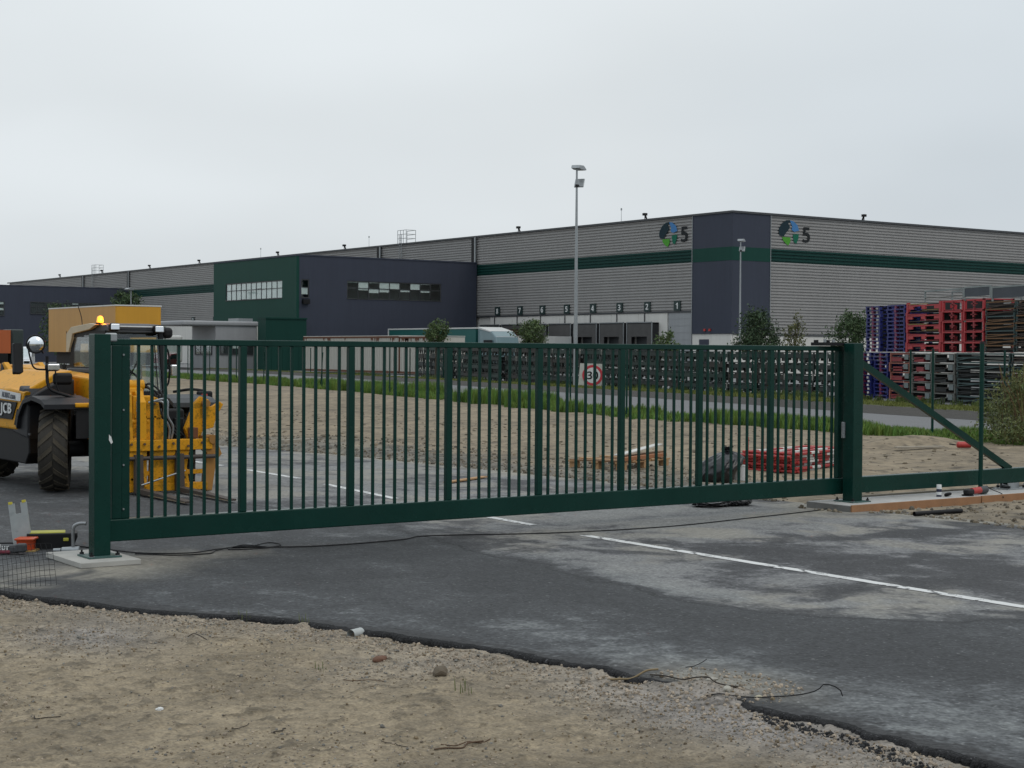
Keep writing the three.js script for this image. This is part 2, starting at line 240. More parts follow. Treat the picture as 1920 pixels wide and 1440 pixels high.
{
  // ragged near edge
  const N = 1500, rag = [];
  for (let i = 0; i <= N; i++) { const p = edgeCurve.getPoint(i / N), t = edgeCurve.getTangent(i / N), nx = -t.z, nz = t.x, j = (fbm(i * 0.035, 2, 3, 6) - 0.5) * 0.12 + (noise(i * 0.3, 7, 3) - 0.5) * 0.02; rag.push([p.x + nx * -j, p.z + nz * -j, -nx, -nz]); }
  const right = []; for (let z = -40; z <= 12; z += 0.25) right.push([driveRight(z) + 0.25 + (fbm(z * 1.4, 3, 3, 12) - 0.5) * 0.2, z]);
  const outline = [...rag.map(p => [p[0], p[1]]), [-14, -40], ...right];
  const clipZ = (pts, z, above) => { const o = []; for (let i = 0; i < pts.length; i++) { const a = pts[i], b = pts[(i + 1) % pts.length], ia = above ? a[1] >= z : a[1] <= z, ib = above ? b[1] >= z : b[1] <= z; if (ia) o.push(a); if (ia !== ib) { const f = (z - a[1]) / (b[1] - a[1]); o.push([mix(a[0], b[0], f), z]); } } return o; };
  const clipX = (pts, x) => { const o = []; for (let i = 0; i < pts.length; i++) { const a = pts[i], b = pts[(i + 1) % pts.length], ia = a[0] >= x, ib = b[0] >= x; if (ia) o.push(a); if (ia !== ib) { const f = (x - a[0]) / (b[0] - a[0]); o.push([x, mix(a[1], b[1], f)]); } } return o; };
  const sheet = pts => { const g = new THREE.ShapeGeometry(new THREE.Shape(pts.map(p => new THREE.Vector2(p[0], -p[1])))); return prep(g.rotateX(-Math.PI / 2)); };
  const road = new THREE.Group(); road.name = numbered('driveway'); road.userData = { kind: 'structure' }; scene.add(road);
  const s1 = part('asphalt_surface', areaUV(sheet(clipX(clipZ(outline, -6, true), -14)), ...aNear), asphNear, road, true, false);
  const s2 = part('asphalt_surface', areaUV(sheet(clipZ(outline, -6, false)), ...aFar), asphFar, road, true, false);
  const pos = [];
  const prof = [[0, 0], [0.02, -0.003], [0.038, -0.010], [0.05, -0.024], [0.06, -0.11]];
  for (let i = 0; i < N; i++) for (let k = 0; k < prof.length - 1; k++) {
    const q = (a, kk) => { const w = 1 + (noise(a * 0.17, 3.1, 15) - 0.5) * 0.5 + (hash2(a, kk, 15) - 0.5) * 0.3; return [rag[a][0] + rag[a][2] * prof[kk][0] * w, prof[kk][1] * (kk ? w : 1), rag[a][1] + rag[a][3] * prof[kk][0] * w]; };
    const A = q(i, k), B = q(i + 1, k), D = q(i, k + 1), E = q(i + 1, k + 1); pos.push(...A, ...D, ...B, ...B, ...D, ...E);
  }
  const eg = new THREE.BufferGeometry(); eg.setAttribute('position', new THREE.Float32BufferAttribute(pos, 3)); eg.computeVertexNormals();
  part('asphalt_edge', eg, edgeMat, road);
  // painted centre line and dashes
  const paint = (x0, z0, x1, z1, w) => { const n = Math.max(2, Math.ceil(Math.abs(z1 - z0) / 0.06)), L = [], R = []; for (let i = 0; i <= n; i++) { const f = i / n, z = mix(z0, z1, f), x = mix(x0, x1, f); L.push([x - w / 2 + (noise(z * 9, 1, 4) - 0.5) * 0.012, z]); R.push([x + w / 2 + (noise(z * 9, 5, 4) - 0.5) * 0.012, z]); } return sheet([...L, ...R.reverse()]).translate(0, 0.004, 0); };
  for (const a of [[4.68, 11.5, 4.80, 1.05], [4.92, 0.0, 4.99, -0.96], [5.26, -3.5, 5.55, -5.9], [5.70, -7.0, 5.80, -9.0], [5.84, -10.0, 5.86, -12.4], [5.9, -13.5, 5.95, -16]]) {
    const l = struct('road_marking', paint(...a, 0.115), mats.paintLine);
  }
}
// ---- sand
function sandCol(x, z) {
  const n1 = fbm(x * 0.9, z * 0.9, 4, 101), n2 = fbm(x * 4.3, z * 4.3, 5, 111), n3 = fbm(x * 19, z * 19, 3, 121), g = noise(x * 95, z * 95, 131), clod = sstep(0.60, 0.70, fbm(x * 13 + 4, z * 13, 5, 151)) * sstep(0.35, 0.6, n1);
  const ed = edgeX(z) - x, gb = clamp(sstep(1.0, 0.05, ed + (n2 - 0.5) * 0.9) * 0.75 + 0.9 * blob(x, z, -1.5, 3.8, 0.5, 0.7) * (n2 + 0.2) + 0.8 * blob(x, z, 0.45, 8.1, 0.5, 1.2) * (n2 + 0.35) + 0.5 * blob(x, z, -0.4, 5.8, 0.5, 0.4));
  const damp = sstep(0.52, 0.66, fbm(x * 1.6 + 7, z * 2.4, 4, 161));
  const crumb = sstep(0.63, 0.74, fbm(x * 24, z * 24, 3, 171)) * sstep(0.42, 0.6, n2);
  let l = (0.186 + 0.08 * (n1 - 0.5) + 0.11 * (n2 - 0.5) + 0.12 * (n3 - 0.5)) * (1 + 0.5 * (g - 0.5)) * (1 - 0.36 * clod) * (1 - 0.17 * damp) * (1 - 0.36 * crumb);
  const gy = clamp(1.1 * blob(x, z, -1.5, 3.8, 0.45, 0.6) + blob(x, z, 0.45, 8.1, 0.5, 1.2)), r = l * mix(1.20, 1.12, gb) * mix(1, 0.94, gy), gg = l * mix(0.965, 0.96, gb), b = l * mix(0.645, 0.76, gb) * mix(1, 1.16, gy), k = 1 + 0.18 * gb;
  return [r * k, gg * k, b * k];
}
const sNear = [-6.5, 2, 0.5, 11];
const sandGrain = tex(512, 512, (u, v) => { const k = 0.55 * pfbm(u, v, 60, 3, 81) + 0.45 * pfbm(u, v, 10, 4, 82); return [k, k, k]; }, false);
const sg = (w, h, m) => { const t = sandGrain.clone(); t.repeat.set(w / m, h / m); t.needsUpdate = true; return t; };
const sandNearMat = new THREE.MeshPhysicalMaterial({ map: areaTex(2048, 2048, ...sNear, sandCol), roughness: 0.95, bumpMap: sg(8.5, 10.5, 1.1), bumpScale: 0.02 });
function sandY(x, z) {
  const ed = edgeX(z) - x;
  let h = -0.036 + 0.045 * (fbm(x * 0.8, z * 0.8, 3, 201) - 0.5) + 0.03 * (fbm(x * 2.6, z * 2.6, 4, 205) - 0.5) + 0.02 * (fbm(x * 13, z * 13, 3, 208) - 0.5);
  h += 0.011 * sstep(0.58, 0.70, fbm(x * 13 + 4, z * 13, 5, 151));
  h += blob(ed, 0, 0.0, 0, 0.22, 1) * (-0.006 + 0.05 * (fbm(z * 2.3, x * 2.3, 3, 88) - 0.42));
  h += 0.055 * blob(x, z, 0.78, 7.4, 0.30, 0.42) * (0.7 + 0.6 * fbm(x * 6, z * 6, 3, 77));
  if (x - edgeX(z) > 0.5) h = Math.min(h, -0.06);
  return h;
}
function grid(xs, zs, f) {
  const p = [], ix = [], nx = xs.length, nz = zs.length;
  for (const z of zs) for (const x of xs) p.push(x, f(x, z), z);
  for (let j = 0; j < nz - 1; j++) for (let i = 0; i < nx - 1; i++) { const a = j * nx + i, up = zs[j + 1] > zs[j]; up ? ix.push(a, a + nx, a + 1, a + 1, a + nx, a + nx + 1) : ix.push(a, a + 1, a + nx, a + 1, a + nx + 1, a + nx); }
  const g = new THREE.BufferGeometry(); g.setAttribute('position', new THREE.Float32BufferAttribute(p, 3)); g.setIndex(ix); g.computeVertexNormals();
  g.setAttribute('uv', new THREE.BufferAttribute(new Float32Array(p.length / 3 * 2), 2)); return g;
}
const lin = (a, b, n) => Array.from({ length: n + 1 }, (_, i) => mix(a, b, i / n));
struct('sand_ground', areaUV(grid(lin(-6.4, 1.95, 330), lin(0.6, 10.9, 400), sandY), ...sNear), sandNearMat, false);
// sand field beyond the driveway, up to the grass
function fieldY(x, z) {
  const e = x - driveRight(z), gn = x - grassNear(z);
  let h = 0.035 + 0.05 * (fbm(x * 0.5, z * 0.5, 4, 301) - 0.4) + 0.10 * (fbm(x * 0.9, z * 0.9, 4, 305) - 0.5) + 0.022 * (fbm(x * 7, z * 7, 3, 308) - 0.5);
  h += 0.22 * blob(x, z, 20.2, -7.9, 1.2, 0.6) + 0.12 * blob(x, z, 10.4, -13.5, 1.5, 2.5) * (0.5 + fbm(x * 3, z * 3, 3, 44)) + 0.10 * blob(x, z, 12.4, 2.2, 1.2, 0.7);
  h = mix(-0.09, h, sstep(-0.28, 0.3, e + (fbm(x * 2.5, z * 2.5, 3, 306) - 0.5) * 0.35));
  if (x > 8.9 && x < 16 && z > -0.2 && z < 0.95) h = Math.min(h, 0.0 - 0.02);
  if (e < -0.6) h = -0.1;
  return mix(h, -0.06, sstep(0.2, 1.4, gn));
}
function fieldCol(x, z) {
  const n1 = fbm(x * 0.35, z * 0.35, 4, 401), n2 = fbm(x * 2.1, z * 2.1, 5, 405), n3 = fbm(x * 8, z * 8, 3, 409), e = x - driveRight(z);
  const clod = sstep(0.6, 0.72, fbm(x * 4.5, z * 4.5, 4, 411)), rub = sstep(2.2, 0.2, e + (n2 - 0.5) * 2) * (z < -2 ? 1 : 0.25);
  let l = (0.172 + 0.10 * (n1 - 0.5) + 0.12 * (n2 - 0.5) + 0.12 * (n3 - 0.5)) * (1 - 0.45 * clod);
  l *= 1 + 0.5 * rub * (n3 - 0.62) - 0.12 * rub;
  return [l * mix(1.21, 1.06, rub), l * mix(0.965, 0.96, rub), l * mix(0.65, 0.78, rub)];
}
const fNear = [6, 34, -46, 8];
const fieldMat = new THREE.MeshPhysicalMaterial({ map: areaTex(1024, 2048, ...fNear, fieldCol), roughness: 0.95, bumpMap: sg(28, 54, 1.4), bumpScale: 0.02 });
{
  const xs = [...lin(7.6, 16, 130), ...lin(16, 34, 110).slice(1)], zs = [...lin(8, -12, 260), ...lin(-12, -46, 170).slice(1)];
  struct('sand_field', areaUV(grid(xs, zs, fieldY), ...fNear), fieldMat, false);
  const fFar = [-30, 46, -146, -44], farMat = new THREE.MeshPhysicalMaterial({ map: areaTex(1024, 1024, ...fFar, fieldCol), roughness: 0.95 });
  struct('sand_field', areaUV(grid(lin(-30, 46, 150), lin(-45.9, -146, 160), (x, z) => fieldY(x, z) - 0.02 * (x < 7 ? 1 : 0)), ...fFar), farMat, false);
}
{ // ground to the horizon
  const gm = new THREE.MeshPhysicalMaterial({ color: C(0.21, 0.19, 0.145), roughness: 0.95, map: rep(mottle, 0.03) });
  struct('ground', new THREE.CircleGeometry(1800, 64).rotateX(-Math.PI / 2).translate(0, -0.16, 0), gm);
}
// road, shoulder, verges, yard
function strip(fa, fb, z0, z1, ya, yb, step = 1, wob = 0) {
  const p = []; const Y = (f, z) => typeof f === 'function' ? f(z) : f;
  for (let z = z0; z > z1; z -= step) { const a = fa(z) + (fbm(z, 1, 3, 9) - 0.5) * wob, b = fb(z) + (fbm(z, 4, 3, 9) - 0.5) * wob, z2 = z - step, c = fa(z2) + (fbm(z2, 1, 3, 9) - 0.5) * wob, d = fb(z2) + (fbm(z2, 4, 3, 9) - 0.5) * wob; p.push(a, Y(ya, z), z, b, Y(yb, z), z, c, Y(ya, z2), z2, b, Y(yb, z), z, d, Y(yb, z2), z2, c, Y(ya, z2), z2); }
  const g = new THREE.BufferGeometry(); g.setAttribute('position', new THREE.Float32BufferAttribute(p, 3)); g.computeVertexNormals(); return uvm(g);
}
const roadMat = M([0.152, 0.153, 0.156], 0.85, { mottled: mot2, bumpMap: bmpF, bumpScale: 0.004 });
const shoulderMat = M([0.042, 0.038, 0.032], 0.95, { mottled: mot1, bumpMap: bmpS, bumpScale: 0.05 });
const grassSoil = M([0.085, 0.095, 0.028], 0.95, { mottled: mot1 });
struct('grass_verge_soil', strip(z => grassNear(z) - 0.1, z => roadNear(z) + 0.1, 2, -140, 0.0, 0.03, 1, 0.5), grassSoil);
struct('road', strip(roadNear, roadFar, 4, -150, 0.022, 0.022, 1), roadMat);
struct('road_shoulder', strip(roadFar, shoulderFar, 4, -150, 0.028, 0.16, 1), shoulderMat);
struct('far_verge_soil', strip(shoulderFar, z => vergeFar(z) + 0.3, 4, -150, 0.16, 0.02, 1), grassSoil);
struct('road_marking', strip(z => roadNear(z) + 0.35, z => roadNear(z) + 0.47, -2, -120, 0.027, 0.027, 1), mats.paintLine);
const yardMat = M([0.19, 0.19, 0.19], 0.9, { mottled: mot2 });
struct('yard', strip(z => vergeFar(z), () => 190, 10, -150, 0.0, 0.0, 2), yardMat);
struct('yard', strip(() => 40, () => 95, -150, -330, -0.01, -0.01, 10), yardMat);

// ---------------------------------------------------------------- warehouse
const font = await new FontLoader().loadAsync('fonts/droid/droid_sans_bold.typeface.json');
function text(str, size, depth) { const g = new TextGeometry(str, { font, size, depth, curveSegments: 4, bevelEnabled: false }); g.computeBoundingBox(); const b = g.boundingBox; return g.translate(-(b.min.x + b.max.x) / 2, -(b.min.y + b.max.y) / 2, 0); }
function corrugated(L, y0, y1, period, depth, out = 0) { // ribs run along +x, face +z
  const prof = []; const n = Math.round((y1 - y0) / period), P = (y1 - y0) / n;
  for (let i = 0; i < n; i++) { const b = y0 + i * P; prof.push([b, 0], [b + P * 0.38, 0], [b + P * 0.45, depth], [b + P * 0.93, depth]); }
  prof.push([y1, 0]);
  const p = [];
  for (let i = 0; i < prof.length - 1; i++) { const [ya, za] = prof[i], [yb, zb] = prof[i + 1], a = za + out, b = zb + out; p.push(0, ya, a, L, ya, a, L, yb, b, 0, ya, a, L, yb, b, 0, yb, b); }
  const g = new THREE.BufferGeometry(); g.setAttribute('position', new THREE.Float32BufferAttribute(p, 3)); g.computeVertexNormals(); return g;
}
const faceLeft = (g, X, z0) => g.rotateY(-Math.PI / 2).translate(X, 0, z0); // local x -> +z, outward -> -x
const WX = 85.6, WZ = -83.7, WT = 13.65;
const wh = thing('warehouse', 'huge grey ribbed warehouse with dark green stripe and navy corner', 'warehouse', [WX, 0, WZ]);
{
  part('wall', [bx(WX + 0.15, 210, 0, WT - 0.25, -272, WZ - 0.15)], mats.concreteWall, wh);
  const cl = (z0, z1, y0, y1, m, n, out = 0) => part(n, faceLeft(corrugated(z1 - z0, y0, y1, 0.25, 0.09, out), WX, z0), m, wh);
  cl(-271, -88.43, 5.5, 9.6, mats.clad, 'ribbed_cladding'); cl(-271, -88.43, 9.6, 10.7, mats.cladGreen, 'green_stripe', 0.015); cl(-271, -88.43, 10.7, 13.5, mats.clad, 'ribbed_cladding');
  const cr = (x0, x1, y0, y1, m, n, out = 0) => part(n, corrugated(x1 - x0, y0, y1, 0.25, 0.09, out).translate(x0, 0, WZ), m, wh);
  cr(89.75, 205, 3.5, 9.6, mats.clad, 'ribbed_cladding'); cr(89.75, 205, 9.6, 10.7, mats.cladGreen, 'green_stripe', 0.015); cr(89.75, 205, 10.7, 13.5, mats.clad, 'ribbed_cladding');
  // navy corner with its green band
  const corner = (y0, y1, o) => [bx(WX - 0.16 - o, WX + 0.1, y0, y1, -88.43, WZ + 0.16 + o), bx(WX + 0.1, 89.75, y0, y1, WZ - 0.1, WZ + 0.16 + o)];
  part('corner_cladding', [...corner(3.52, 9.58, 0), ...corner(10.7, 13.5, 0)], mats.navy, wh);
  part('corner_stripe', corner(9.58, 10.7, 0.02), mats.officeGreen, wh);
  part('corner_trim', bx(WX - 0.21, WX + 0.02, 3.52, 13.5, -88.49, -88.43), mats.galv, wh); part('corner_trim', bx(89.75, 89.81, 3.52, 13.5, WZ, WZ + 0.21), mats.galv, wh);
  part('roof_edge', [bx(WX - 0.26, WX + 0.3, 13.5, WT + 0.02, -272, WZ + 0.26), bx(WX + 0.3, 206, 13.5, WT + 0.02, WZ - 0.3, WZ + 0.26)], mats.darkTrim, wh);
  part('flashing', [bx(WX - 0.12, WX + 0.1, 5.36, 5.5, -271, -88.43), bx(89.75, 205, 3.38, 3.5, WZ, WZ + 0.12)], mats.darkTrim, wh);
  // concrete plinth panels
  for (let z = -91.75 - 3.9; z > -121.4; z -= 3.9) part('concrete_panel', bx(WX - 0.05, WX + 0.1, 0, 5.36, Math.max(z, -121.3) + 0.015, z + 3.885), mats.concreteWall, wh);
  for (let z = -144; z > -214; z -= 6) part('concrete_panel', bx(WX - 0.05, WX + 0.1, 0, 5.36, z + 0.02, z + 5.98), mats.concreteWall, wh);
  part('concrete_panel', bx(WX - 0.05, WX + 0.1, 0, 3.5, -88.5, WZ + 0.02), mats.concreteWall, wh);
  for (let x = WX + 0.12; x < 120; x += 6) part('concrete_panel', bx(x + 0.015, x + 5.985, 0, 3.38, WZ - 0.1, WZ + 0.05), mats.concreteWall, wh);
  const dr = part('door', bx(WX - 0.03, WX + 0.1, 0, 5.36, -91.65, -88.62), M([0.30, 0.31, 0.32], 0.6, { mottled: mot2 }), wh);
  for (let k = 0; k < 9; k++) part('door_slat', bx(WX - 0.05, WX - 0.03, k * 0.6 + 0.02, k * 0.6 + 0.58, -91.62, -88.65), dr.material, dr);
  const pd = part('door', bx(WX - 0.09, WX - 0.05, 0.9, 3.05, -87.6, -86.4), M([0.03, 0.035, 0.06], 0.4), wh);
  part('door_window', bx(WX - 0.1, WX - 0.09, 1.2, 1.6, -87.2, -86.9), mats.white, pd);
  for (const z of [-86.9, -86.25]) part('alarm_light', bx(WX - 0.27, WX - 0.165, 3.74, 3.94, z, z + 0.22), mats.red, wh);
  // loading docks 2..8, rubber shelters standing proud of the wall
  const rub = M([0.02, 0.02, 0.022], 0.8, { mottled: mot2 }), flap = M([0.075, 0.072, 0.070], 0.75, { mottled: mot1 });
  for (let k = 2; k <= 8; k++) {
    const zc = -94.6 - (k - 2) * 3.9, z0 = zc - 1.72, z1 = zc + 1.72, d = 0.85;
    const sh = part('dock_shelter', [bx(WX - d, WX - 0.06, 0.9, 4.52, z0, z0 + 0.12), bx(WX - d, WX - 0.06, 0.9, 4.52, z1 - 0.12, z1), bx(WX - d, WX - 0.06, 4.42, 4.54, z0, z1)], rub, wh);
    part('shelter_flap', [bx(WX - d - 0.02, WX - d + 0.02, 3.3, 4.42, z0 + 0.1, z1 - 0.1), bx(WX - d - 0.025, WX - d + 0.01, 0.9, 3.3, z0 + 0.1, z0 + 0.65), bx(WX - d - 0.025, WX - d + 0.01, 0.9, 3.3, z1 - 0.65, z1 - 0.1)], flap, sh);
    part('shelter_frame', [bx(WX - d - 0.04, WX - d + 0.03, 0.9, 4.58, z0 - 0.04, z0 + 0.05), bx(WX - d - 0.04, WX - d + 0.03, 0.9, 4.58, z1 - 0.05, z1 + 0.04), bx(WX - d - 0.04, WX - d + 0.03, 4.52, 4.6, z0, z1)], mats.galv, sh);
    part('dock_door', bx(WX - 0.08, WX - 0.05, 1.2, 4.3, zc - 1.3, zc + 1.3), mats.greyPlastic, wh);
    part('downpipe', cylB(V(WX - 0.1, 4.5, zc - 0.2), V(WX - 0.1, 5.4, zc - 0.2), 0.05, 0.05, 8), mats.darkTrim, wh);
  }
  // dock numbers
  const plate = M([0.012, 0.03, 0.028], 0.5, { mottled: null });
  [-90.39, -94.38, -98.25, -102.15, -106.14, -110.04, -113.76, -117.63].forEach((z, i) => {
    const s = part('dock_number_sign', bx(WX - 0.18, WX - 0.095, 5.52, 6.36, z - 0.42, z + 0.42), plate, wh);
    s.userData.label = 'dark plate with white dock number ' + (i + 1);
    part('digit', text(String(i + 1), 0.52, 0.02).rotateY(-Math.PI / 2).translate(WX - 0.18, 5.94, z), mats.white, s);
  });
  [-184.5, -191.5].forEach((z, i) => { const s = part('dock_number_sign', bx(WX - 0.18, WX - 0.095, 5.52, 6.36, z - 0.42, z + 0.42), plate, wh); part('digit', text(String(i + 1), 0.52, 0.02).rotateY(-Math.PI / 2).translate(WX - 0.18, 5.94, z), mats.white, s); });
  // emblem of four curved pieces, and the building number, on both walls
  const E = [[[0.018, 0.035, 0.045], [[.57, .02], [.38, .03], [.17, .15], [.02, .36], [0, .53], [.06, .63], [.25, .66], [.36, .51], [.48, .40], [.55, .27], [.46, .16], [.56, .05]]],
    [[0.07, 0.20, 0.42], [[.55, .03], [.72, .05], [.92, .19], [1, .40], [.77, .46], [.63, .38], [.67, .26], [.59, .12]]],
    [[0.015, 0.13, 0.08], [[.70, .56], [.99, .53], [.965, .73], [.87, .92], [.75, .85]]],
    [[0.08, 0.30, 0.04], [[.17, .68], [.58, .68], [.58, .84], [.48, 1], [.36, .93], [.22, .81]]]].map(([c, p]) => [M(c, 0.6, { mottled: null, specularIntensity: 0.2 }), p]);
  const emblem = (tr, n) => {
    E.forEach(([m, p]) => { const g = tr(prism(p.map(q => [(q[0] - 0.5) * 2.4, (0.5 - q[1]) * 2.2]), 0.03)); const s = part('emblem_piece', g, m, wh); });
    part('building_number', tr(text('5', 1.3, 0.03).translate(2.1, -0.1, 0)), M([0.022, 0.024, 0.026], 0.6, { mottled: null, specularIntensity: 0.2 }), wh);
  };
  emblem(g => g.rotateY(-Math.PI / 2).translate(WX - 0.13, 12.15, -91.65));
  emblem(g => g.translate(91.95, 12.15, WZ + 0.10));
  // roof floodlights, masts, ladders, downpipes
  const flood = (x, z, dx, dz) => { const f = part('floodlight', [rbx(x - 0.17, x + 0.17, 13.98, 14.2, z - 0.17, z + 0.17, 0.03)], mats.black, wh); part('bracket', [barB(V(x + dx * 0.5, 13.6, z + dz * 0.5), V(x, 14.1, z), 0.1, 0.1), bx(x - 0.03, x + 0.03, 13.6, 14.05, z - 0.03, z + 0.03)], mats.black, f); };
  for (const z of [-94.8, -114.1, -149, -166, -189.6, -207, -226, -245]) flood(WX - 0.15, z, 0.5, 0); flood(101.1, WZ + 0.15, 0, -0.5);
  for (const z of [-98.9, -144.4, -172]) { const a = part('mast', cylB(V(WX + 0.5, 13.4, z), V(WX + 0.5, 14.9, z), 0.025, 0.015, 6), mats.galv, wh); part('mast_tip', bx(WX + 0.45, WX + 0.55, 14.75, 14.95, z - 0.05, z + 0.05), mats.galv, a); }
  for (const z of [-121.9, -141.0, -215.1, -234.2]) { part('expansion_gap', bx(WX - 0.22, WX + 0.05, 10.7, 13.5, z - 0.4, z + 0.3), mats.black, wh); part('downpipe', bx(WX - 0.34, WX - 0.2, 5.4, 13.5, z + 0.3, z + 0.5), mats.galv, wh); }
  for (const z of [-136.2, -229.5]) {
    const q = []; for (const dz of [-0.9, -0.3, 0.3, 0.9]) q.push(cylB(V(WX - 0.1, 13.3, z + dz), V(WX - 0.1, 15.1, z + dz), 0.03, 0.03, 6)); for (const dz of [-0.9, 0.9]) q.push(cylB(V(WX + 1.1, 13.3, z + dz), V(WX + 1.1, 15.1, z + dz), 0.03, 0.03, 6));
    for (const y of [14.2, 14.65, 15.1]) q.push(cylB(V(WX - 0.1, y, z - 0.9), V(WX - 0.1, y, z + 0.9), 0.03, 0.03, 6), cylB(V(WX + 1.1, y, z - 0.9), V(WX + 1.1, y, z + 0.9), 0.03, 0.03, 6), cylB(V(WX - 0.1, y, z + 0.9), V(WX + 1.1, y, z + 0.9), 0.03, 0.03, 6));
    part('guard_rail', q, mats.galv, wh);
    const l = []; for (const dz of [-0.25, 0.25]) l.push(cylB(V(WX - 0.3, 10.9, z + dz), V(WX - 0.3, 14.6, z + dz), 0.03, 0.03, 6)); for (let y = 11; y < 14.4; y += 0.3) l.push(cylB(V(WX - 0.3, y, z - 0.25), V(WX - 0.3, y, z + 0.25), 0.02, 0.02, 5));
    part('ladder', l, mats.galv, wh);
  }
}
// ---------------------------------------------------------------- office blocks
function windowStrip(parent, facing, plane, a0, a1, y0, y1, cols, kinds, rowSplit = 0.42, rec = 0) {
  // facing 'z': on plane z, a = x; facing 'x': on plane x (looking to -x), a = z. Panes set in front of a recess, blinds behind some of them.
  const out = facing === 'z' ? 1 : -1;
  const box = (u0, u1, v0, v1, e0, e1) => { const d0 = e0 - rec, d1 = e1 - rec; return facing === 'z' ? bx(u0, u1, v0, v1, plane + out * d0, plane + out * d1) : bx(plane + out * d0, plane + out * d1, v0, v1, u0, u1); };
  const w = rec ? part('window', [box(a0 - 0.1, a1 + 0.1, y0 - 0.07, y0 - 0.012, rec - 0.02, rec + 0.06)], mats.darkTrim, parent) : part('window', [box(a0 - 0.06, a1 + 0.06, y0 - 0.06, y1 + 0.06, 0.002, 0.02)], mats.interior, parent);
  const ym = y1 - (y1 - y0) * rowSplit, dw = (a1 - a0) / cols;
  const fr = [box(a0 - 0.08, a1 + 0.08, y1, y1 + 0.09, 0, 0.1), box(a0 - 0.08, a1 + 0.08, y0 - 0.09, y0, 0, 0.12), box(a0 - 0.08, a0, y0, y1, 0, 0.1), box(a1, a1 + 0.08, y0, y1, 0, 0.1), box(a0, a1, ym - 0.03, ym + 0.03, 0.02, 0.09)];
  for (let c = 1; c < cols; c++) fr.push(box(a0 + c * dw - 0.03, a0 + c * dw + 0.03, y0, y1, 0.02, 0.09));
  part('window_frame', fr, mats.darkTrim, w);
  for (let c = 0; c < cols; c++) for (let r = 0; r < 2; r++) {
    const u0 = a0 + c * dw + 0.035, u1 = a0 + (c + 1) * dw - 0.035, v0 = r ? ym + 0.035 : y0 + 0.01, v1 = r ? y1 - 0.01 : ym - 0.035, k = kinds[r][c % kinds[r].length];
    if (k > 0) part('blind', box(u0, u1, v1 - (v1 - v0) * k, v1, 0.022, 0.03), mats.blind, w);
    part('window_pane', box(u0, u1, v0, v1, 0.05, 0.056), mats.glass, w);
  }
  return w;
}
function holed(u0, u1, v1, holes, depth) { const s = new THREE.Shape([[u0, 0], [u1, 0], [u1, v1], [u0, v1]].map(p => new THREE.Vector2(...p))); for (const [a, b, c, d] of holes) s.holes.push(new THREE.Path([[a, c], [a, d], [b, d], [b, c]].map(p => new THREE.Vector2(...p)))); return new THREE.ExtrudeGeometry(s, { depth, bevelEnabled: false }); }
function office(label, z0, z1, x0, fh = [], sh = []) {
  const o = thing('office_block', label, 'building', [x0, 0, z1]); const T = 10.95;
  part('front_wall', holed(-z1, -z0, T - 0.12, fh.map(h => [-h[1], -h[0], h[2], h[3]]), 0.3).rotateY(Math.PI / 2).translate(x0, 0, 0), mats.officeGreen, o);
  part('side_wall', holed(x0 + 0.3, WX - 0.2, T - 0.1, sh, 0.3).translate(0, 0, z1 - 0.3), mats.navy, o);
  part('floor', bx(x0 + 0.3, WX - 0.2, 6.0, 6.2, z0 + 0.3, z1 - 0.3), mats.greyPlastic, o);
  part('inner_wall', bx(x0 + 4.5, WX - 0.3, 6.2, T - 0.5, z1 - 5.2, z1 - 5.0), mats.offWhite, o);
  part('rear_wall', bx(x0 + 0.3, WX - 0.2, 0, T - 0.1, z0, z0 + 0.3), mats.navy, o);
  part('roof', bx(x0 + 0.3, WX - 0.2, T - 0.5, T - 0.2, z0 + 0.3, z1 - 0.3), mats.darkTrim, o);
  part('roof_edge', [bx(x0 - 0.06, x0 + 0.34, T - 0.12, T, z0 - 0.05, z1 + 0.06), bx(x0 + 0.34, WX - 0.2, T - 0.1, T + 0.02, z1 - 0.34, z1 + 0.06)], mats.navy, o);
  return o;
}
{
  const o = office('green fronted navy office block jutting from the warehouse behind the guardhouse', -139.8, -121.31, 64.92, [[-136.88, -124.27, 6.86, 8.65]], [[65.4, 66.28, 6.86, 8.65], [70.37, 81.13, 6.86, 8.65]]);
  windowStrip(o, 'x', 64.92, -136.8, -124.35, 6.95, 8.56, 11, [[1, 1, 1, 0.95, 1, 1, 1, 1, 1, 1, 1], [1, 1, 1, 1, 1, 1, 0.9, 1, 1, 1, 1]], 0.42, 0.14);
  windowStrip(o, 'z', -121.31, 65.48, 66.2, 6.95, 8.56, 1, [[0.7], [0]], 0.42, 0.14);
  windowStrip(o, 'z', -121.31, 70.45, 81.05, 6.95, 8.56, 9, [[0, 0.15, 0.4, 0.3, 0, 0.2, 0, 0.2, 0], [0.1, 1, 0.1, 1, 1, 0, 1, 0.1, 0]], 0.38, 0.14);
  part('cable_cover', bx(65.5, 66.2, 6.3, 6.75, -121.3, -120.95), mats.black, o);
  part('wall_corner_trim', bx(64.9, 65.12, 0, 10.8, -121.31, -121.25), mats.officeGreen, o);
  const o2 = office('distant dark navy office block at the far left behind the yellow trailer', -232, -214.1, 64.92);
  windowStrip(o2, 'z', -214.1, 70.4, 74.5, 6.95, 8.56, 4, [[0, 0, 0, 0.6], [0, 0, 0, 0]], 0.38);
  windowStrip(o2, 'z', -214.1, 75.4, 80.5, 6.95, 8.56, 5, [[0, 0, 0, 0.2, 0], [0, 0.3, 0, 0, 0]], 0.38);
  windowStrip(o2, 'z', -214.1, 65.2, 66.5, 6.6, 8.5, 1, [[0.3], [0.4]]);
}
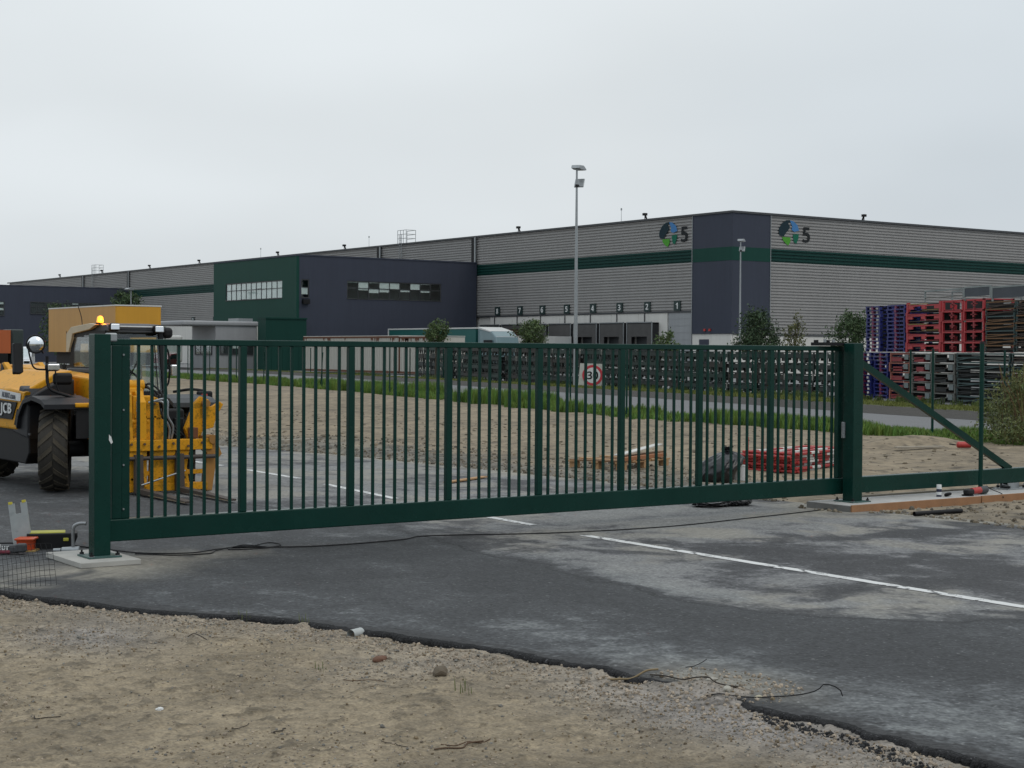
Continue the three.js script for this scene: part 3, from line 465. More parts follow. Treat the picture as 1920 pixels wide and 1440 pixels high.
{ // guardhouse with its overhanging flat roof, and the dark green store beside it
  const o = thing('guardhouse', 'small grey flat-roofed guardhouse with overhanging canopy left of the green store', 'building', [58, 0, -124.2]);
  const gw = M([0.30, 0.305, 0.315], 0.6, { mottled: mot2 }), T = 4.55;
  part('wall', [bx(58, 62.3, 0, T - 0.3, -129.5, -124.2)], gw, o);
  const roofs = part('canopy', [rbx(54.6, 62.4, T - 0.42, T + 0.05, -129.8, -124.0, 0.18, 3)], gw, o);
  part('roof_unit', bx(60.6, 62.1, T + 0.05, T + 0.35, -127, -124.8), mats.galv, roofs);
  windowStrip(o, 'z', -124.2, 58.5, 62.0, 1.55, 2.75, 3, [[0, 0.4, 0], [0, 0.1, 0]], 0.3);
  windowStrip(o, 'x', 58, -128.6, -125, 1.5, 2.75, 3, [[0, 0, 0.2], [0, 0, 0]], 0.3);
  part('downpipe', cylB(V(62.25, 0, -124.12), V(62.25, T - 0.4, -124.12), 0.06, 0.06, 8), mats.offWhite, o);
  const s = thing('green_store', 'plain dark green metal store between guardhouse and rusty container', 'building', [63, 0, -120.4]);
  const sm = M([0.008, 0.046, 0.036], 0.55, { mottled: mot2, specularIntensity: 0.3 });
  part('wall', [bx(60.9, 65.1, 0, 4.8, -121.2, -119.6)], sm, s);
  part('roof', bx(60.85, 65.15, 4.8, 4.93, -121.22, -119.5), sm, s);
  for (let x = 60.95; x < 64.8; x += 0.56) part('wall_panel', bx(x, x + 0.54, 0.05, 2.4, -119.6, -119.57), sm, s);
}
// ---------------------------------------------------------------- containers
function container(label, x, z0, z1, h) {
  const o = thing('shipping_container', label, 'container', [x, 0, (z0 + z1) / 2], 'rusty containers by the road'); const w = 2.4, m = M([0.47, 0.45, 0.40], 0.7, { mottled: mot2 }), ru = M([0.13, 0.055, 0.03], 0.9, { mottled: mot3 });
  const p = [], n = Math.round((z1 - z0 - 0.3) / 0.28), q = (z1 - z0 - 0.3) / n; // upright ribs of the long side facing the road
  for (let i = 0; i < n; i++) { const a = z0 + 0.15 + i * q, c = [[a, 0], [a + q * 0.3, 0], [a + q * 0.42, 0.05], [a + q * 0.86, 0.05], [a + q, 0]]; for (let k = 0; k < 4; k++) { const [za, da] = c[k], [zb, db] = c[k + 1], xa = x + 0.05 - da, xb = x + 0.05 - db; p.push(xa, 0.25, za, xb, 0.25, zb, xb, h - 0.15, zb, xa, 0.25, za, xb, h - 0.15, zb, xa, h - 0.15, za); } }
  const g = new THREE.BufferGeometry(); g.setAttribute('position', new THREE.Float32BufferAttribute(p, 3)); g.computeVertexNormals();
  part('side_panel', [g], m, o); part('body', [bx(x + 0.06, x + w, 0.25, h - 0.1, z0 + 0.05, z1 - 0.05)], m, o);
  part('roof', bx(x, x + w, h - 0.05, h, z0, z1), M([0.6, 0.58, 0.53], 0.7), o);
  part('rail', [bx(x - 0.02, x + 0.1, h - 0.2, h - 0.05, z0 + 0.05, z1 - 0.05), bx(x - 0.02, x + 0.1, 0.1, 0.28, z0, z1)], ru, o);
  for (const [a, b] of [[z0, z0 + 0.15], [z1 - 0.15, z1]]) part('corner_post', bx(x - 0.02, x + 0.12, 0.1, h - 0.05, a, b), ru, o);
  for (let k = 0; k < 9; k++) { const a = z0 + 0.4 + hash2(k, 3, Math.round(-z0)) * (z1 - z0 - 1.2), l = 0.12 + 0.5 * hash2(k, 7, 2); part('rust_patch', prismX([[a, h - 0.2], [a + l, h - 0.2], [a + l * 0.8, h - 0.32 - 0.3 * hash2(k, 2, 9)], [a + l * 0.5, h - 0.3], [a + l * 0.25, h - 0.38 - 0.5 * hash2(k, 1, 5)]], x - 0.008, x + 0.004), ru, o); }
  return o;
}
container('long rust-streaked white shipping container beside the green store', 61, -112.4, -95.6, 3.15);
container('rust-streaked white shipping container ending at the dark stillage row', 60.6, -95.4, -89.4, 3.1);

// ---------------------------------------------------------------- lorries and cars
function wheelG(x, y, z, r, w, axisX = true) { const a = axisX ? V(x - w / 2, y, z) : V(x, y, z - w / 2), b = axisX ? V(x + w / 2, y, z) : V(x, y, z + w / 2); return cylB(a, b, r, r, 20); }
const trWhite = M([0.62, 0.62, 0.6], 0.5, { mottled: mot2 });
function roadWheel(o, x, y, z, r, w, axisX = true) { const t = part('wheel', wheelG(x, y, z, r, w, axisX), mats.rubber, o); part('rim', wheelG(x, y, z, r * 0.58, w + 0.02, axisX), mats.galv, t); }
{ // yellow trailer on the sand, long side along z
  const o = thing('box_trailer', 'tall ochre yellow box trailer parked behind the telehandler cab', 'trailer', [27.5, 0, -72]);
  const y1 = M([0.50, 0.27, 0.075], 0.55, { mottled: mot2 }), y2 = M([0.58, 0.29, 0.018], 0.5, { mottled: mot2 });
  part('side_wall', [bx(26.3, 26.36, 1.72, 4.2, -78, -67.56), bx(28.79, 28.85, 1.72, 4.2, -78, -67.56)], y1, o);
  part('front_wall', [rbx(26.3, 28.85, 1.72, 4.2, -67.62, -67.45, 0.06)], y2, o);
  part('rear_wall', bx(26.36, 28.79, 1.72, 4.2, -78, -77.94), y1, o);
  part('roof', bx(26.28, 28.87, 4.2, 4.27, -78.02, -67.43), trWhite, o);
  part('panel_joint', [bx(26.285, 26.3, 1.72, 2.9, -75.0, -74.95), bx(26.285, 26.3, 1.72, 2.9, -71.5, -71.45)], mats.dark, o);
  part('chassis', [bx(26.7, 28.4, 1.05, 1.7, -77.8, -67.8)], mats.dark, o);
  for (const z of [-76.4, -75.1]) for (const x of [26.6, 28.55]) roadWheel(o, x, 0.5, z, 0.5, 0.34);
  part('landing_leg', [bx(26.75, 26.95, -0.05, 1.1, -69.2, -69.0), bx(28.2, 28.4, -0.05, 1.1, -69.2, -69.0)], mats.dark, o);
}
{ // orange lorry body at the left edge
  const o = thing('orange_lorry', 'rust orange lorry body cut by the left edge of the photo', 'lorry', [25.2, 0, -86]);
  part('box_body', [bx(24.0, 26.5, 1.6, 3.05, -92, -85.6)], M([0.42, 0.10, 0.025], 0.6, { mottled: mot2 }), o); part('chassis', bx(24.2, 26.3, 0.5, 1.6, -92, -85.5), mats.black, o);
  const cb = part('side_locker', [rbx(26.55, 27.35, 0.6, 3.1, -87.4, -85.7, 0.08)], M([0.03, 0.045, 0.045], 0.5), o); part('locker_door', bx(26.65, 27.25, 0.8, 2.9, -85.7, -85.67), M([0.024, 0.04, 0.04], 0.5), cb);
  for (const z of [-90.5, -84.5]) for (const x of [24.2, 26.3]) roadWheel(o, x, 0.48, z, 0.48, 0.3);
}
function car(name, label, pos, turn, color, h = 1.45) {
  const o = thing(name, label, 'car', pos, undefined, turn); const b = M(color, 0.3, { mottled: null, clearcoat: 0.8, clearcoatRoughness: 0.1 }), s = h / 1.45;
  // long axis local z, front at +z
  const body = [[-2.0, 0.25], [2.0, 0.25], [2.05, 0.6], [1.9, 0.82], [0.95, 0.95], [0.3, 1.38], [-1.2, 1.45], [-1.85, 1.0], [-2.05, 0.85]].map(p => [p[0], p[1] * s]);
  lpart('body', prismX(body, -0.84, 0.84, 0.06), b, o);
  lpart('windscreen', prismX([[0.98, 0.96], [1.0, 0.98], [0.36, 1.38], [0.3, 1.37]].map(p => [p[0], p[1] * s + 0.03]), -0.7, 0.7), mats.glass, o);
  for (const x of [-0.87, 0.855]) lpart('side_window', prismX([[0.75, 0.97], [0.25, 1.32], [-1.1, 1.36], [-1.5, 1.02]].map(p => [p[0], p[1] * s]), x, x + 0.015), M([0.02, 0.022, 0.025], 0.08, { mottled: null }), o);
  for (const x of [-0.62, 0.62]) lpart('headlight', rbx(x - 0.2, x + 0.2, 0.62 * s, 0.8 * s, 1.95, 2.1, 0.04), mats.chrome, o);
  lpart('bumper', [rbx(-0.86, 0.86, 0.3, 0.5, 1.96, 2.16, 0.05), bx(-0.26, 0.26, 0.5, 0.6, 2.1, 2.17)], mats.offWhite, o);
  for (const x of [-0.78, 0.78]) for (const z of [-1.25, 1.3]) { const t = lpart('wheel', wheelG(x, 0.31, z, 0.31, 0.2), mats.rubber, o); lpart('rim', wheelG(x, 0.31, z, 0.18, 0.22), mats.galv, t); }
  return o;
}
car('white_van', 'small white van parked at the far left beyond the telehandler boom', [30.2, 0.02, -95.2], -0.4, [0.6, 0.62, 0.64], 1.95);
car('red_car', 'dark red car parked left of the grey guardhouse', [56.4, 0.0, -132.5], -0.75, [0.16, 0.014, 0.018], 1.5);
{
  const o = thing('white_lorry', 'white lorry cab standing behind the red car', 'lorry', [60, 0, -140]);
  part('cab', [rbx(58.8, 61.2, 0.6, 3.35, -141.2, -139, 0.25, 3)], trWhite, o); part('body', bx(58.8, 61.2, 0.9, 3.0, -148, -141.4), trWhite, o); part('windscreen', bx(59.0, 61.0, 1.7, 2.6, -139, -138.96), mats.glass, o);
  for (const z of [-140, -146]) for (const x of [59, 61]) roadWheel(o, x, 0.48, z, 0.48, 0.3);
}
{ // teal lorry seen over the containers
  const o = thing('teal_lorry', 'teal curtain-sided lorry with pale grey-green cab parked facing the loading docks', 'lorry', [74, 0, -105]);
  const teal = M([0.012, 0.105, 0.095], 0.5, { mottled: mot2 }), cab = M([0.16, 0.24, 0.26], 0.35, { mottled: mot2, clearcoat: 0.5 });
  part('curtain_side', [bx(72.8, 75.3, 1.1, 3.9, -117.5, -102.6)], teal, o);
  part('roof_frame', [bx(72.75, 75.35, 3.9, 4.02, -117.6, -102.5), bx(72.75, 72.86, 1.1, 3.9, -117.6, -117.45)], trWhite, o);
  part('chassis', bx(73.1, 75, 0.5, 1.1, -117.4, -98.5), mats.dark, o);
  const c = part('cab', [prismX([[-102.2, 1.0], [-99.4, 1.0], [-99.3, 2.0], [-99.6, 3.1], [-100.2, 3.55], [-102.2, 3.95]], 72.8, 75.2, 0.1)], cab, o);
  part('windscreen', [prismX([[-99.25, 2.05], [-99.22, 2.05], [-99.5, 3.0], [-99.56, 3.0]], 72.95, 75.05)], mats.glass, c);
  part('roof_spoiler', [prismX([[-102.2, 3.9], [-100.3, 3.6], [-100.3, 3.68], [-102.2, 4.05]], 72.75, 75.25)], trWhite, c);
  part('trim_strip', bx(72.9, 75.1, 3.12, 3.2, -99.62, -99.52), trWhite, c);
  part('side_window', bx(72.68, 72.7, 2.1, 2.9, -101.2, -99.9), mats.dark, c);
  for (const z of [-115, -113.6, -112.2, -104, -100.4]) for (const x of [73, 75]) roadWheel(o, x, 0.5, z, 0.5, 0.32);
}
{
  const o = thing('white_trailer', 'low white trailer backed up to loading docks four and five', 'trailer', [80, 0, -105]);
  part('box_body', [bx(73.4, 84.4, 1.0, 3.35, -106.5, -104.0)], trWhite, o); part('chassis', bx(74, 84, 0.5, 1.0, -106, -104.5), mats.dark, o);
  for (const x of [75, 81, 82.3]) for (const z of [-106.2, -104.3]) roadWheel(o, x, 0.5, z, 0.5, 0.3, false);
  const r = thing('maroon_trailer', 'maroon trailer with white front backed up to loading dock seven', 'trailer', [81, 0, -114]);
  part('box_body', [bx(78, 84.6, 1.0, 4.05, -115.2, -112.7)], M([0.10, 0.014, 0.016], 0.5, { mottled: mot2 }), r); part('cab', rbx(75.6, 77.8, 0.7, 3.2, -115.1, -112.8, 0.2), trWhite, r);
  part('chassis', bx(76, 84.5, 0.45, 1.0, -114.8, -113.1), mats.dark, r);
  for (const x of [76.6, 81.5]) for (const z of [-114.9, -113]) roadWheel(r, x, 0.5, z, 0.5, 0.3, false);
}

// ---------------------------------------------------------------- lamp posts
function lampPost(label, x, z, h, turn, s = 1, double = true) {
  const o = thing('street_lamp', label, 'lamp post', [x, 0, z], 'galvanised lamp posts', turn);
  lpart('pole', [cylB(V(0, 0, 0), V(0, h - 0.1, 0), 0.12 * s, 0.05 * s, 16)], mats.galv, o);
  lpart('base_plate', [bx(-0.2, 0.2, 0, 0.04, -0.2, 0.2)], mats.galv, o);
  const head = lpart('lamp_head', [prism([[-0.25, 0], [-0.18, 0.13], [0.5, 0.17], [0.92, 0.03], [0.9, 0], [0.1, -0.04]].map(p => [p[0] * s, p[1] * s]), 0.42 * s, 0.02).translate(0, h - 0.1, -0.21 * s)], mats.galv, o);
  lpart('lens', [bx(0.05 * s, 0.8 * s, h - 0.14, h - 0.115, -0.17 * s, 0.17 * s)], mats.offWhite, head);
  if (double) {
    const f = lpart('floodlight', [rbx(-0.04, 0.04, -0.26 * s, 0.26 * s, -0.26 * s, 0.26 * s, 0.03).rotateZ(-0.5).translate(0.3 * s, h - 0.85 * s, 0.05)], mats.galv, o);
    lpart('bracket', [cylB(V(0, h - 1.02 * s, 0), V(0.28 * s, h - 0.95 * s, 0.05), 0.03, 0.03, 6), cylB(V(0, h - 1.1 * s, 0), V(0, h - 0.95 * s, 0), 0.09 * s, 0.09 * s, 10)], mats.dark, f);
  }
  return o;
}
lampPost('tall galvanised lamp post rising above the centre of the gate', 45.8, -52.8, 11.65, 0.6);
lampPost('slim lamp post with curved head in front of the navy corner', 68.6, -64.6, 9.5, 0.6, 0.75);
lampPost('distant lamp post above the yellow trailer roof', 58.2, -145.5, 8.2, 0.6 + Math.PI, 1, false);

// ---------------------------------------------------------------- trees and shrubs
function leafCloud(rnd, lobes, n, size, col, spread = 0.25) {
  const pos = [], nor = [], cl = [];
  const tot = lobes.reduce((a, l) => a + l[3] * l[3] * l[4], 0);
  for (const L of lobes) {
    const k = Math.round(n * L[3] * L[3] * L[4] / tot), clumps = [];
    for (let i = 0; i < 16; i++) { const u = rnd() * 2 - 1, t = rnd() * 6.283, s = Math.sqrt(1 - u * u), rr = 0.45 + 0.68 * Math.pow(rnd(), 0.7); clumps.push([L[0] + Math.cos(t) * s * L[3] * rr, L[1] + u * L[4] * rr, L[2] + Math.sin(t) * s * L[3] * rr, (0.13 + 0.17 * rnd()), 0.72 + 0.5 * rnd()]); }
    for (let i = 0; i < k; i++) {
      const q_ = clumps[Math.floor(rnd() * 16)], gs = () => (rnd() + rnd() + rnd() - 1.5) * 1.35, tone = q_[4];
      const c = V(q_[0] + gs() * q_[3] * L[3] * 1.5, q_[1] + gs() * q_[3] * L[4] * 1.5, q_[2] + gs() * q_[3] * L[3] * 1.5);
      const a = V(rnd() - 0.5, rnd() - 0.7, rnd() - 0.5).normalize(), b = V().crossVectors(a, V(rnd() - 0.5, rnd() - 0.5, rnd() - 0.5)).normalize(), z = size * (0.6 + 0.8 * rnd());
      a.multiplyScalar(z); b.multiplyScalar(z * 0.42); const q = V().crossVectors(a, b).normalize();
      const A = V().addVectors(c, a), B = V().addVectors(c, b), D = V().subVectors(c, a), E = V().subVectors(c, b), f = tone * (1 + (rnd() - 0.5) * 2 * spread), h = (rnd() - 0.5) * 0.25;
      for (const p of [A, B, D, A, D, E]) { pos.push(p.x, p.y, p.z); nor.push(q.x, q.y, q.z); cl.push(col[0] * f * (1 + h), col[1] * f, col[2] * f * (1 - h)); }
    }
  }
  const g = new THREE.BufferGeometry(); g.setAttribute('position', new THREE.Float32BufferAttribute(pos, 3)); g.setAttribute('normal', new THREE.Float32BufferAttribute(nor, 3)); g.setAttribute('color', new THREE.Float32BufferAttribute(cl, 3)); g.setAttribute('uv', new THREE.BufferAttribute(new Float32Array(pos.length / 3 * 2), 2)); return g;
}
const leafMat = new THREE.MeshPhysicalMaterial({ vertexColors: true, roughness: 0.75, side: THREE.DoubleSide });
const bark = M([0.09, 0.07, 0.05], 0.9, { mottled: mot3 });
function tree(name, label, x, z, seed, lobes, n, size, col, trunkH, category = 'tree') {
  const rnd = rngOf(seed), o = thing(name, label, category, [x, 0, z]);
  lpart('trunk', [cylB(V(0, -0.05, 0), V(0.03, trunkH, 0), 0.08, 0.05, 8), ...lobes.map(l => cylB(V(0.02, trunkH * 0.85, 0), V(l[0] * 0.8, l[1], l[2] * 0.8), 0.035, 0.012, 5))], bark, o);
  lpart('crown', leafCloud(rnd, lobes, n, size, col), leafMat, o, false); return o;
}
const GR = [0.042, 0.075, 0.024], GL = [0.065, 0.10, 0.03], GD = [0.032, 0.06, 0.022];
tree('round_tree', 'small round green tree in front of the teal trailer side', 56.3, -83.1, 11, [[0, 3.3, 0, 0.75, 0.6], [0.35, 3.5, 0.1, 0.5, 0.5], [-0.4, 3.4, 0.2, 0.45, 0.45], [0.1, 3.75, -0.2, 0.4, 0.4], [0, 2.8, 0, 0.6, 0.5]], 2600, 0.085, GL, 2.3);
tree('round_tree', 'round green tree beside the teal lorry cab', 56.0, -71.0, 12, [[0, 3.0, 0, 0.9, 0.75], [0.45, 3.2, 0.1, 0.55, 0.55], [-0.45, 3.1, 0.2, 0.6, 0.55], [0.1, 3.6, -0.2, 0.5, 0.45], [0.5, 2.5, 0, 0.5, 0.45], [-0.4, 2.4, 0.2, 0.5, 0.4]], 3200, 0.085, GL, 2.1);
tree('cone_tree', 'small pointed green tree in front of loading dock door one', 56.8, -58.2, 13, [[0, 2.1, 0, 0.75, 0.5], [0, 2.55, 0, 0.5, 0.45], [0.05, 2.95, 0, 0.3, 0.4], [0.4, 1.9, 0.2, 0.4, 0.35], [-0.45, 2.0, 0.1, 0.35, 0.4]], 2000, 0.085, GL, 1.7);
tree('dense_tree', 'large dense dark green tree below the navy warehouse corner', 59.1, -53.0, 14, [[0, 3.0, 0, 1.1, 1.1], [0.45, 3.4, 0.1, 0.7, 0.8], [-0.5, 3.5, 0.2, 0.6, 0.7], [0, 2.2, 0, 1.1, 0.7], [0.2, 3.9, 0, 0.45, 0.45], [-0.45, 3.95, 0.1, 0.35, 0.35]], 5200, 0.085, GD, 1.6);
tree('thin_tree', 'sparse leaning yellowish tree between the two dense dark trees', 63.0, -53.9, 15, [[0.35, 3.9, 0, 0.32, 0.55], [0.1, 3.3, 0, 0.5, 0.4], [-0.35, 3.2, 0.1, 0.5, 0.45], [-0.15, 2.5, 0, 0.6, 0.4], [0.3, 2.6, 0.1, 0.4, 0.5], [-0.5, 2.5, 0, 0.3, 0.4], [0.1, 1.9, 0, 0.5, 0.4]], 1100, 0.085, [0.085, 0.09, 0.03], 2.6);
tree('dense_tree', 'large dense green tree left of the right gate post', 58.2, -45.1, 16, [[0, 2.9, 0, 1.0, 0.95], [0.4, 3.2, 0.1, 0.65, 0.65], [-0.3, 3.5, 0.2, 0.55, 0.5], [-0.7, 2.3, 0, 0.45, 0.4], [0.3, 2.3, 0, 0.8, 0.6], [0.1, 3.75, 0, 0.4, 0.35]], 4600, 0.08, GR, 1.6);
tree('dense_tree', 'distant tree showing above the right end of the yellow trailer', 60.9, -153.1, 17, [[0, 6.8, 0, 1.4, 1.4], [0.4, 7.5, 0, 0.9, 0.8], [-0.8, 6.6, 0, 1, 0.9], [0, 5.4, 0, 1.5, 1.2]], 2200, 0.16, GR, 4.5);
tree('dense_tree', 'distant tree showing above the left end of the yellow trailer', 53.5, -152.3, 18, [[0, 5.6, 0, 1.4, 1.1], [0.9, 5.7, 0, 0.8, 0.8], [-0.9, 5.2, 0, 1, 0.9], [0, 4.2, 0, 1.9, 1.3], [-0.5, 2.8, 0, 1.7, 1.3]], 2600, 0.16, GR, 3.5);
tree('round_tree', 'small tree under the guardhouse canopy', 56.3, -134.5, 19, [[0, 3.3, 0, 0.9, 0.8], [0.3, 3.8, 0, 0.6, 0.6], [-0.5, 3.0, 0, 0.6, 0.6], [0, 2.2, 0, 0.8, 0.7]], 1600, 0.12, GR, 2);
tree('dense_tree', 'dark bushy shrub under the yellow trailer at the left', 29.6, -80.5, 21, [[0, 0.9, 0, 1.1, 0.8], [-1, 0.8, 0.5, 0.8, 0.7], [0.4, 1.3, 0, 0.6, 0.5]], 1800, 0.09, GR, 0.6, 'shrub');
{ // loose shrub with reddish feathery stems at the right edge
  const rnd = rngOf(77), o = thing('shrub', 'loose yellow-green shrub with reddish plumes at the right edge', 'shrub', [22.35, 0, -6.85]);
  lpart('foliage', leafCloud(rnd, [[0, 0.5, 0, 0.9, 0.6], [0.5, 0.8, -0.2, 0.7, 0.7], [1.1, 0.8, -0.4, 0.8, 0.8], [-0.3, 0.9, 0, 0.4, 0.5], [0.2, 1.1, 0.2, 0.4, 0.5], [0.5, 1.35, 0, 0.45, 0.4], [0.2, 0.2, 0.3, 0.9, 0.25]], 11000, 0.036, [0.095, 0.115, 0.035], 0.4), leafMat, o, false);
  const st = [], st2 = [];
  for (let i = 0; i < 90; i++) { const a = rnd() * 6.28, r = rnd() * 0.9, x = Math.cos(a) * r + 0.3, z = Math.sin(a) * r * 0.6, h = 1.0 + rnd() * 0.75, lx = (rnd() - 0.62) * 0.8; (i % 2 ? st : st2).push(tube([V(x * 0.6, 0, z * 0.6), V(x * 0.8 + lx * 0.3, h * 0.55, z), V(x + lx, h, z + (rnd() - 0.5) * 0.3)], 0.006, 5, 3)); }
  lpart('stem', st, M([0.2, 0.11, 0.06], 0.9, { mottled: null }), o); lpart('stem', st2, M([0.2, 0.19, 0.07], 0.9, { mottled: null }), o);
}
// grass: near verge tall and green, far verge short and yellowish
function tuft(rnd, blades, h, w) {
  const p = []; for (let i = 0; i < blades; i++) { const a = rnd() * 6.28, r = rnd() * 0.12, x = Math.cos(a) * r, z = Math.sin(a) * r, b = rnd() * 6.28, hh = h * (0.55 + 0.6 * rnd()), lx = Math.cos(b) * hh * 0.35 * rnd(), lz = Math.sin(b) * hh * 0.35 * rnd(), dx = -Math.sin(b) * w / 2, dz = Math.cos(b) * w / 2;
    const m = [x + lx * 0.35, hh * 0.6, z + lz * 0.35], t = [x + lx, hh, z + lz]; p.push(x - dx, 0, z - dz, x + dx, 0, z + dz, m[0] + dx * 0.8, m[1], m[2] + dz * 0.8, x - dx, 0, z - dz, m[0] + dx * 0.8, m[1], m[2] + dz * 0.8, m[0] - dx * 0.8, m[1], m[2] - dz * 0.8, m[0] - dx * 0.8, m[1], m[2] - dz * 0.8, m[0] + dx * 0.8, m[1], m[2] + dz * 0.8, ...t); }
  const g = new THREE.BufferGeometry(); g.setAttribute('position', new THREE.Float32BufferAttribute(p, 3)); g.computeVertexNormals(); g.setAttribute('uv', new THREE.BufferAttribute(new Float32Array(p.length / 3 * 2), 2)); return g;
}
function scatter(name, label, category, geo, m, n, place, seed) {
  const rnd = rngOf(seed), im = new THREE.InstancedMesh(geo, m, n), d = new THREE.Object3D(), c = new THREE.Color(); let k = 0;
  for (let i = 0; i < n * 3 && k < n; i++) { const q = place(rnd, i); if (!q) continue; d.position.set(q.x, q.y, q.z); d.rotation.set(q.rx || 0, q.ry ?? rnd() * 6.28, q.rz || 0); d.scale.set(q.s, q.sy ?? q.s, q.sz ?? q.s); d.updateMatrix(); im.setMatrixAt(k, d.matrix); im.setColorAt(k, c.setRGB(...q.c)); k++; }
  im.count = k; im.name = numbered(name); im.userData = { label, category, kind: 'stuff' }; im.castShadow = im.receiveShadow = true; scene.add(im); return im;
}
const bladeMat = new THREE.MeshPhysicalMaterial({ color: 0xffffff, roughness: 0.7, specularIntensity: 0.5, side: THREE.DoubleSide });
scatter('verge_grass', 'tall green grass along the near side of the road', 'grass', tuft(rngOf(5), 12, 0.4, 0.022), bladeMat, 17000, (r, i) => {
  const z = -4 - Math.pow(r(), 1.25) * 115, f = r(), x = mix(grassNear(z) - 0.35 + 0.5 * fbm(z, 2, 2, 9), roadNear(z) + 0.1, f), n = fbm(x * 0.5, z * 0.35, 3, 55); if (n < 0.36 && r() < 0.7) return null;
  const y = (0.4 + 0.75 * sstep(0.38, 0.66, n)) * mix(0.6, 1.2, sstep(-12, -24, z)), t = r() * 0.5 + 0.75, far = sstep(-40, -80, z); return { x, y: 0.0, z, s: 0.9, sy: y * mix(1, 0.6, far), c: [0.105 * t * (0.8 + 0.5 * r()), 0.185 * t, 0.035 * t] };
}, 501);
scatter('far_verge_grass', 'short yellowish grass along the far side of the road', 'grass', tuft(rngOf(6), 9, 0.09, 0.03), bladeMat, 7000, (r, i) => {
  const z = 0 - Math.pow(r(), 1.2) * 125, x = mix(shoulderFar(z) - 0.1, vergeFar(z) + 0.4, r()), t = r() * 0.5 + 0.75; return { x, y: mix(0.16, 0.02, clamp((x - shoulderFar(z)) / (vergeFar(z) + 0.3 - shoulderFar(z)))) - 0.01, z, s: 1.1, sy: 0.5 + r() * 0.8, c: [0.13 * t, 0.145 * t, 0.035 * t] };
}, 502);
scatter('yard_weeds', 'weeds growing at the foot of the stillage stacks', 'weeds', tuft(rngOf(7), 12, 0.35, 0.03), bladeMat, 800, (r, i) => {
  const z = -18 - r() * 81, x = vergeFar(z) + 0.3 + r() * 1.2; if (fbm(x, z * 0.4, 2, 66) < 0.5) return null; const t = r() * 0.5 + 0.75; return { x, y: 0.0, z, s: 1, sy: 0.3 + 0.6 * r(), c: [0.08 * t, 0.11 * t, 0.03 * t] };
}, 503);

// ---------------------------------------------------------------- fence posts along the site and the road
{
  const proto = (h) => [cylB(V(0, -0.1, 0), V(0, h, 0), 0.03, 0.03, 10), cylB(V(0, h, 0), V(0, h + 0.02, 0), 0.035, 0.02, 10)];
  const g1 = merge(proto(1)), pm = mats.gateGreen;
  const P1 = [[23.63, -10.28, 2.0], [22.6, -14.78, 2.0], [24.0, -21.8, 2.05], [24.95, -25.75, 2.05], [26.9, -34.3, 2.1], [29.0, -43.6, 2.15], [32.05, -55.2, 2.25], [34.25, -66, 2.15], [36, -73.2, 2.3], [37.6, -80.5, 2.3], [38.3, -85.5, 2.3]];
  P1.forEach(([x, z, h], i) => { const o = thing('fence_post', 'slim dark green fence post on the sand, ' + nth[i] + ' from the right edge', 'fence post', [x, 0, z], 'posts between sand and grass'); const m = lpart('post', g1.clone().scale(1, h, 1), pm, o); lpart('cap', cylB(V(0, h + 0.005, 0), V(0, h + 0.03, 0), 0.04, 0.03, 10), mats.black, o); });
  for (const [i, x, z] of [[4, 32.05, -55.2], [7, 34.25, -66]]) { const o = thing('fence_strut', 'slanting dark green strut leaning on the ' + nth[i === 4 ? 6 : 7] + ' sand fence post', 'fence strut', [x, 0, z]); lpart('strut', cylB(V(0.05, 1.8, 0), V(0.5, 0, -1.1), 0.022, 0.022, 8), pm, o); lpart('foot', bx(0.42, 0.58, -0.03, 0.03, -1.18, -1.02), mats.concreteOld, o); }
  const P2 = [[-20.8], [-26.5], [-32.5], [-38.5], [-45], [-51], [-57], [-63], [-69], [-75], [-81], [-88], [-95], [-102], [-110]];
  P2.forEach(([z], i) => { const x = vergeFar(z) - 0.1, o = thing('road_fence_post', 'dark post beyond the road in front of the racks, ' + nth[i] + ' from the right', 'fence post', [x, 0, z], 'posts along the far verge'); lpart('post', g1.clone().scale(1.3, 2.05, 1.3), i % 3 === 2 ? mats.galv : pm, o); lpart('cap', cylB(V(0, 2.06, 0), V(0, 2.1, 0), 0.05, 0.04, 10), mats.black, o); });
}
{ // speed limit board: pale panel with a red ring
  const o = thing('speed_sign', 'pale board with red-ringed thirty speed limit by the far verge', 'road sign', [48.2, 0, -54.5], undefined, -0.62);
  lpart('board', prism([[-0.72, 0.0], [-0.62, 1.25], [0.62, 1.22], [0.62, 0.0]], 0.05).translate(0, 0.05, -0.05), M([0.55, 0.55, 0.5], 0.7), o);
  lpart('disc', new THREE.CylinderGeometry(0.56, 0.56, 0.02, 40).rotateX(Math.PI / 2).translate(0.06, 0.65, 0.012), M([0.5, 0.03, 0.045], 0.5, { mottled: null }), o);
  lpart('face', new THREE.CylinderGeometry(0.42, 0.42, 0.02, 40).rotateX(Math.PI / 2).translate(0.06, 0.65, 0.018), mats.white, o);
  lpart('lettering', text('30', 0.42, 0.012).translate(0.06, 0.65, 0.028), mats.black, o);
}

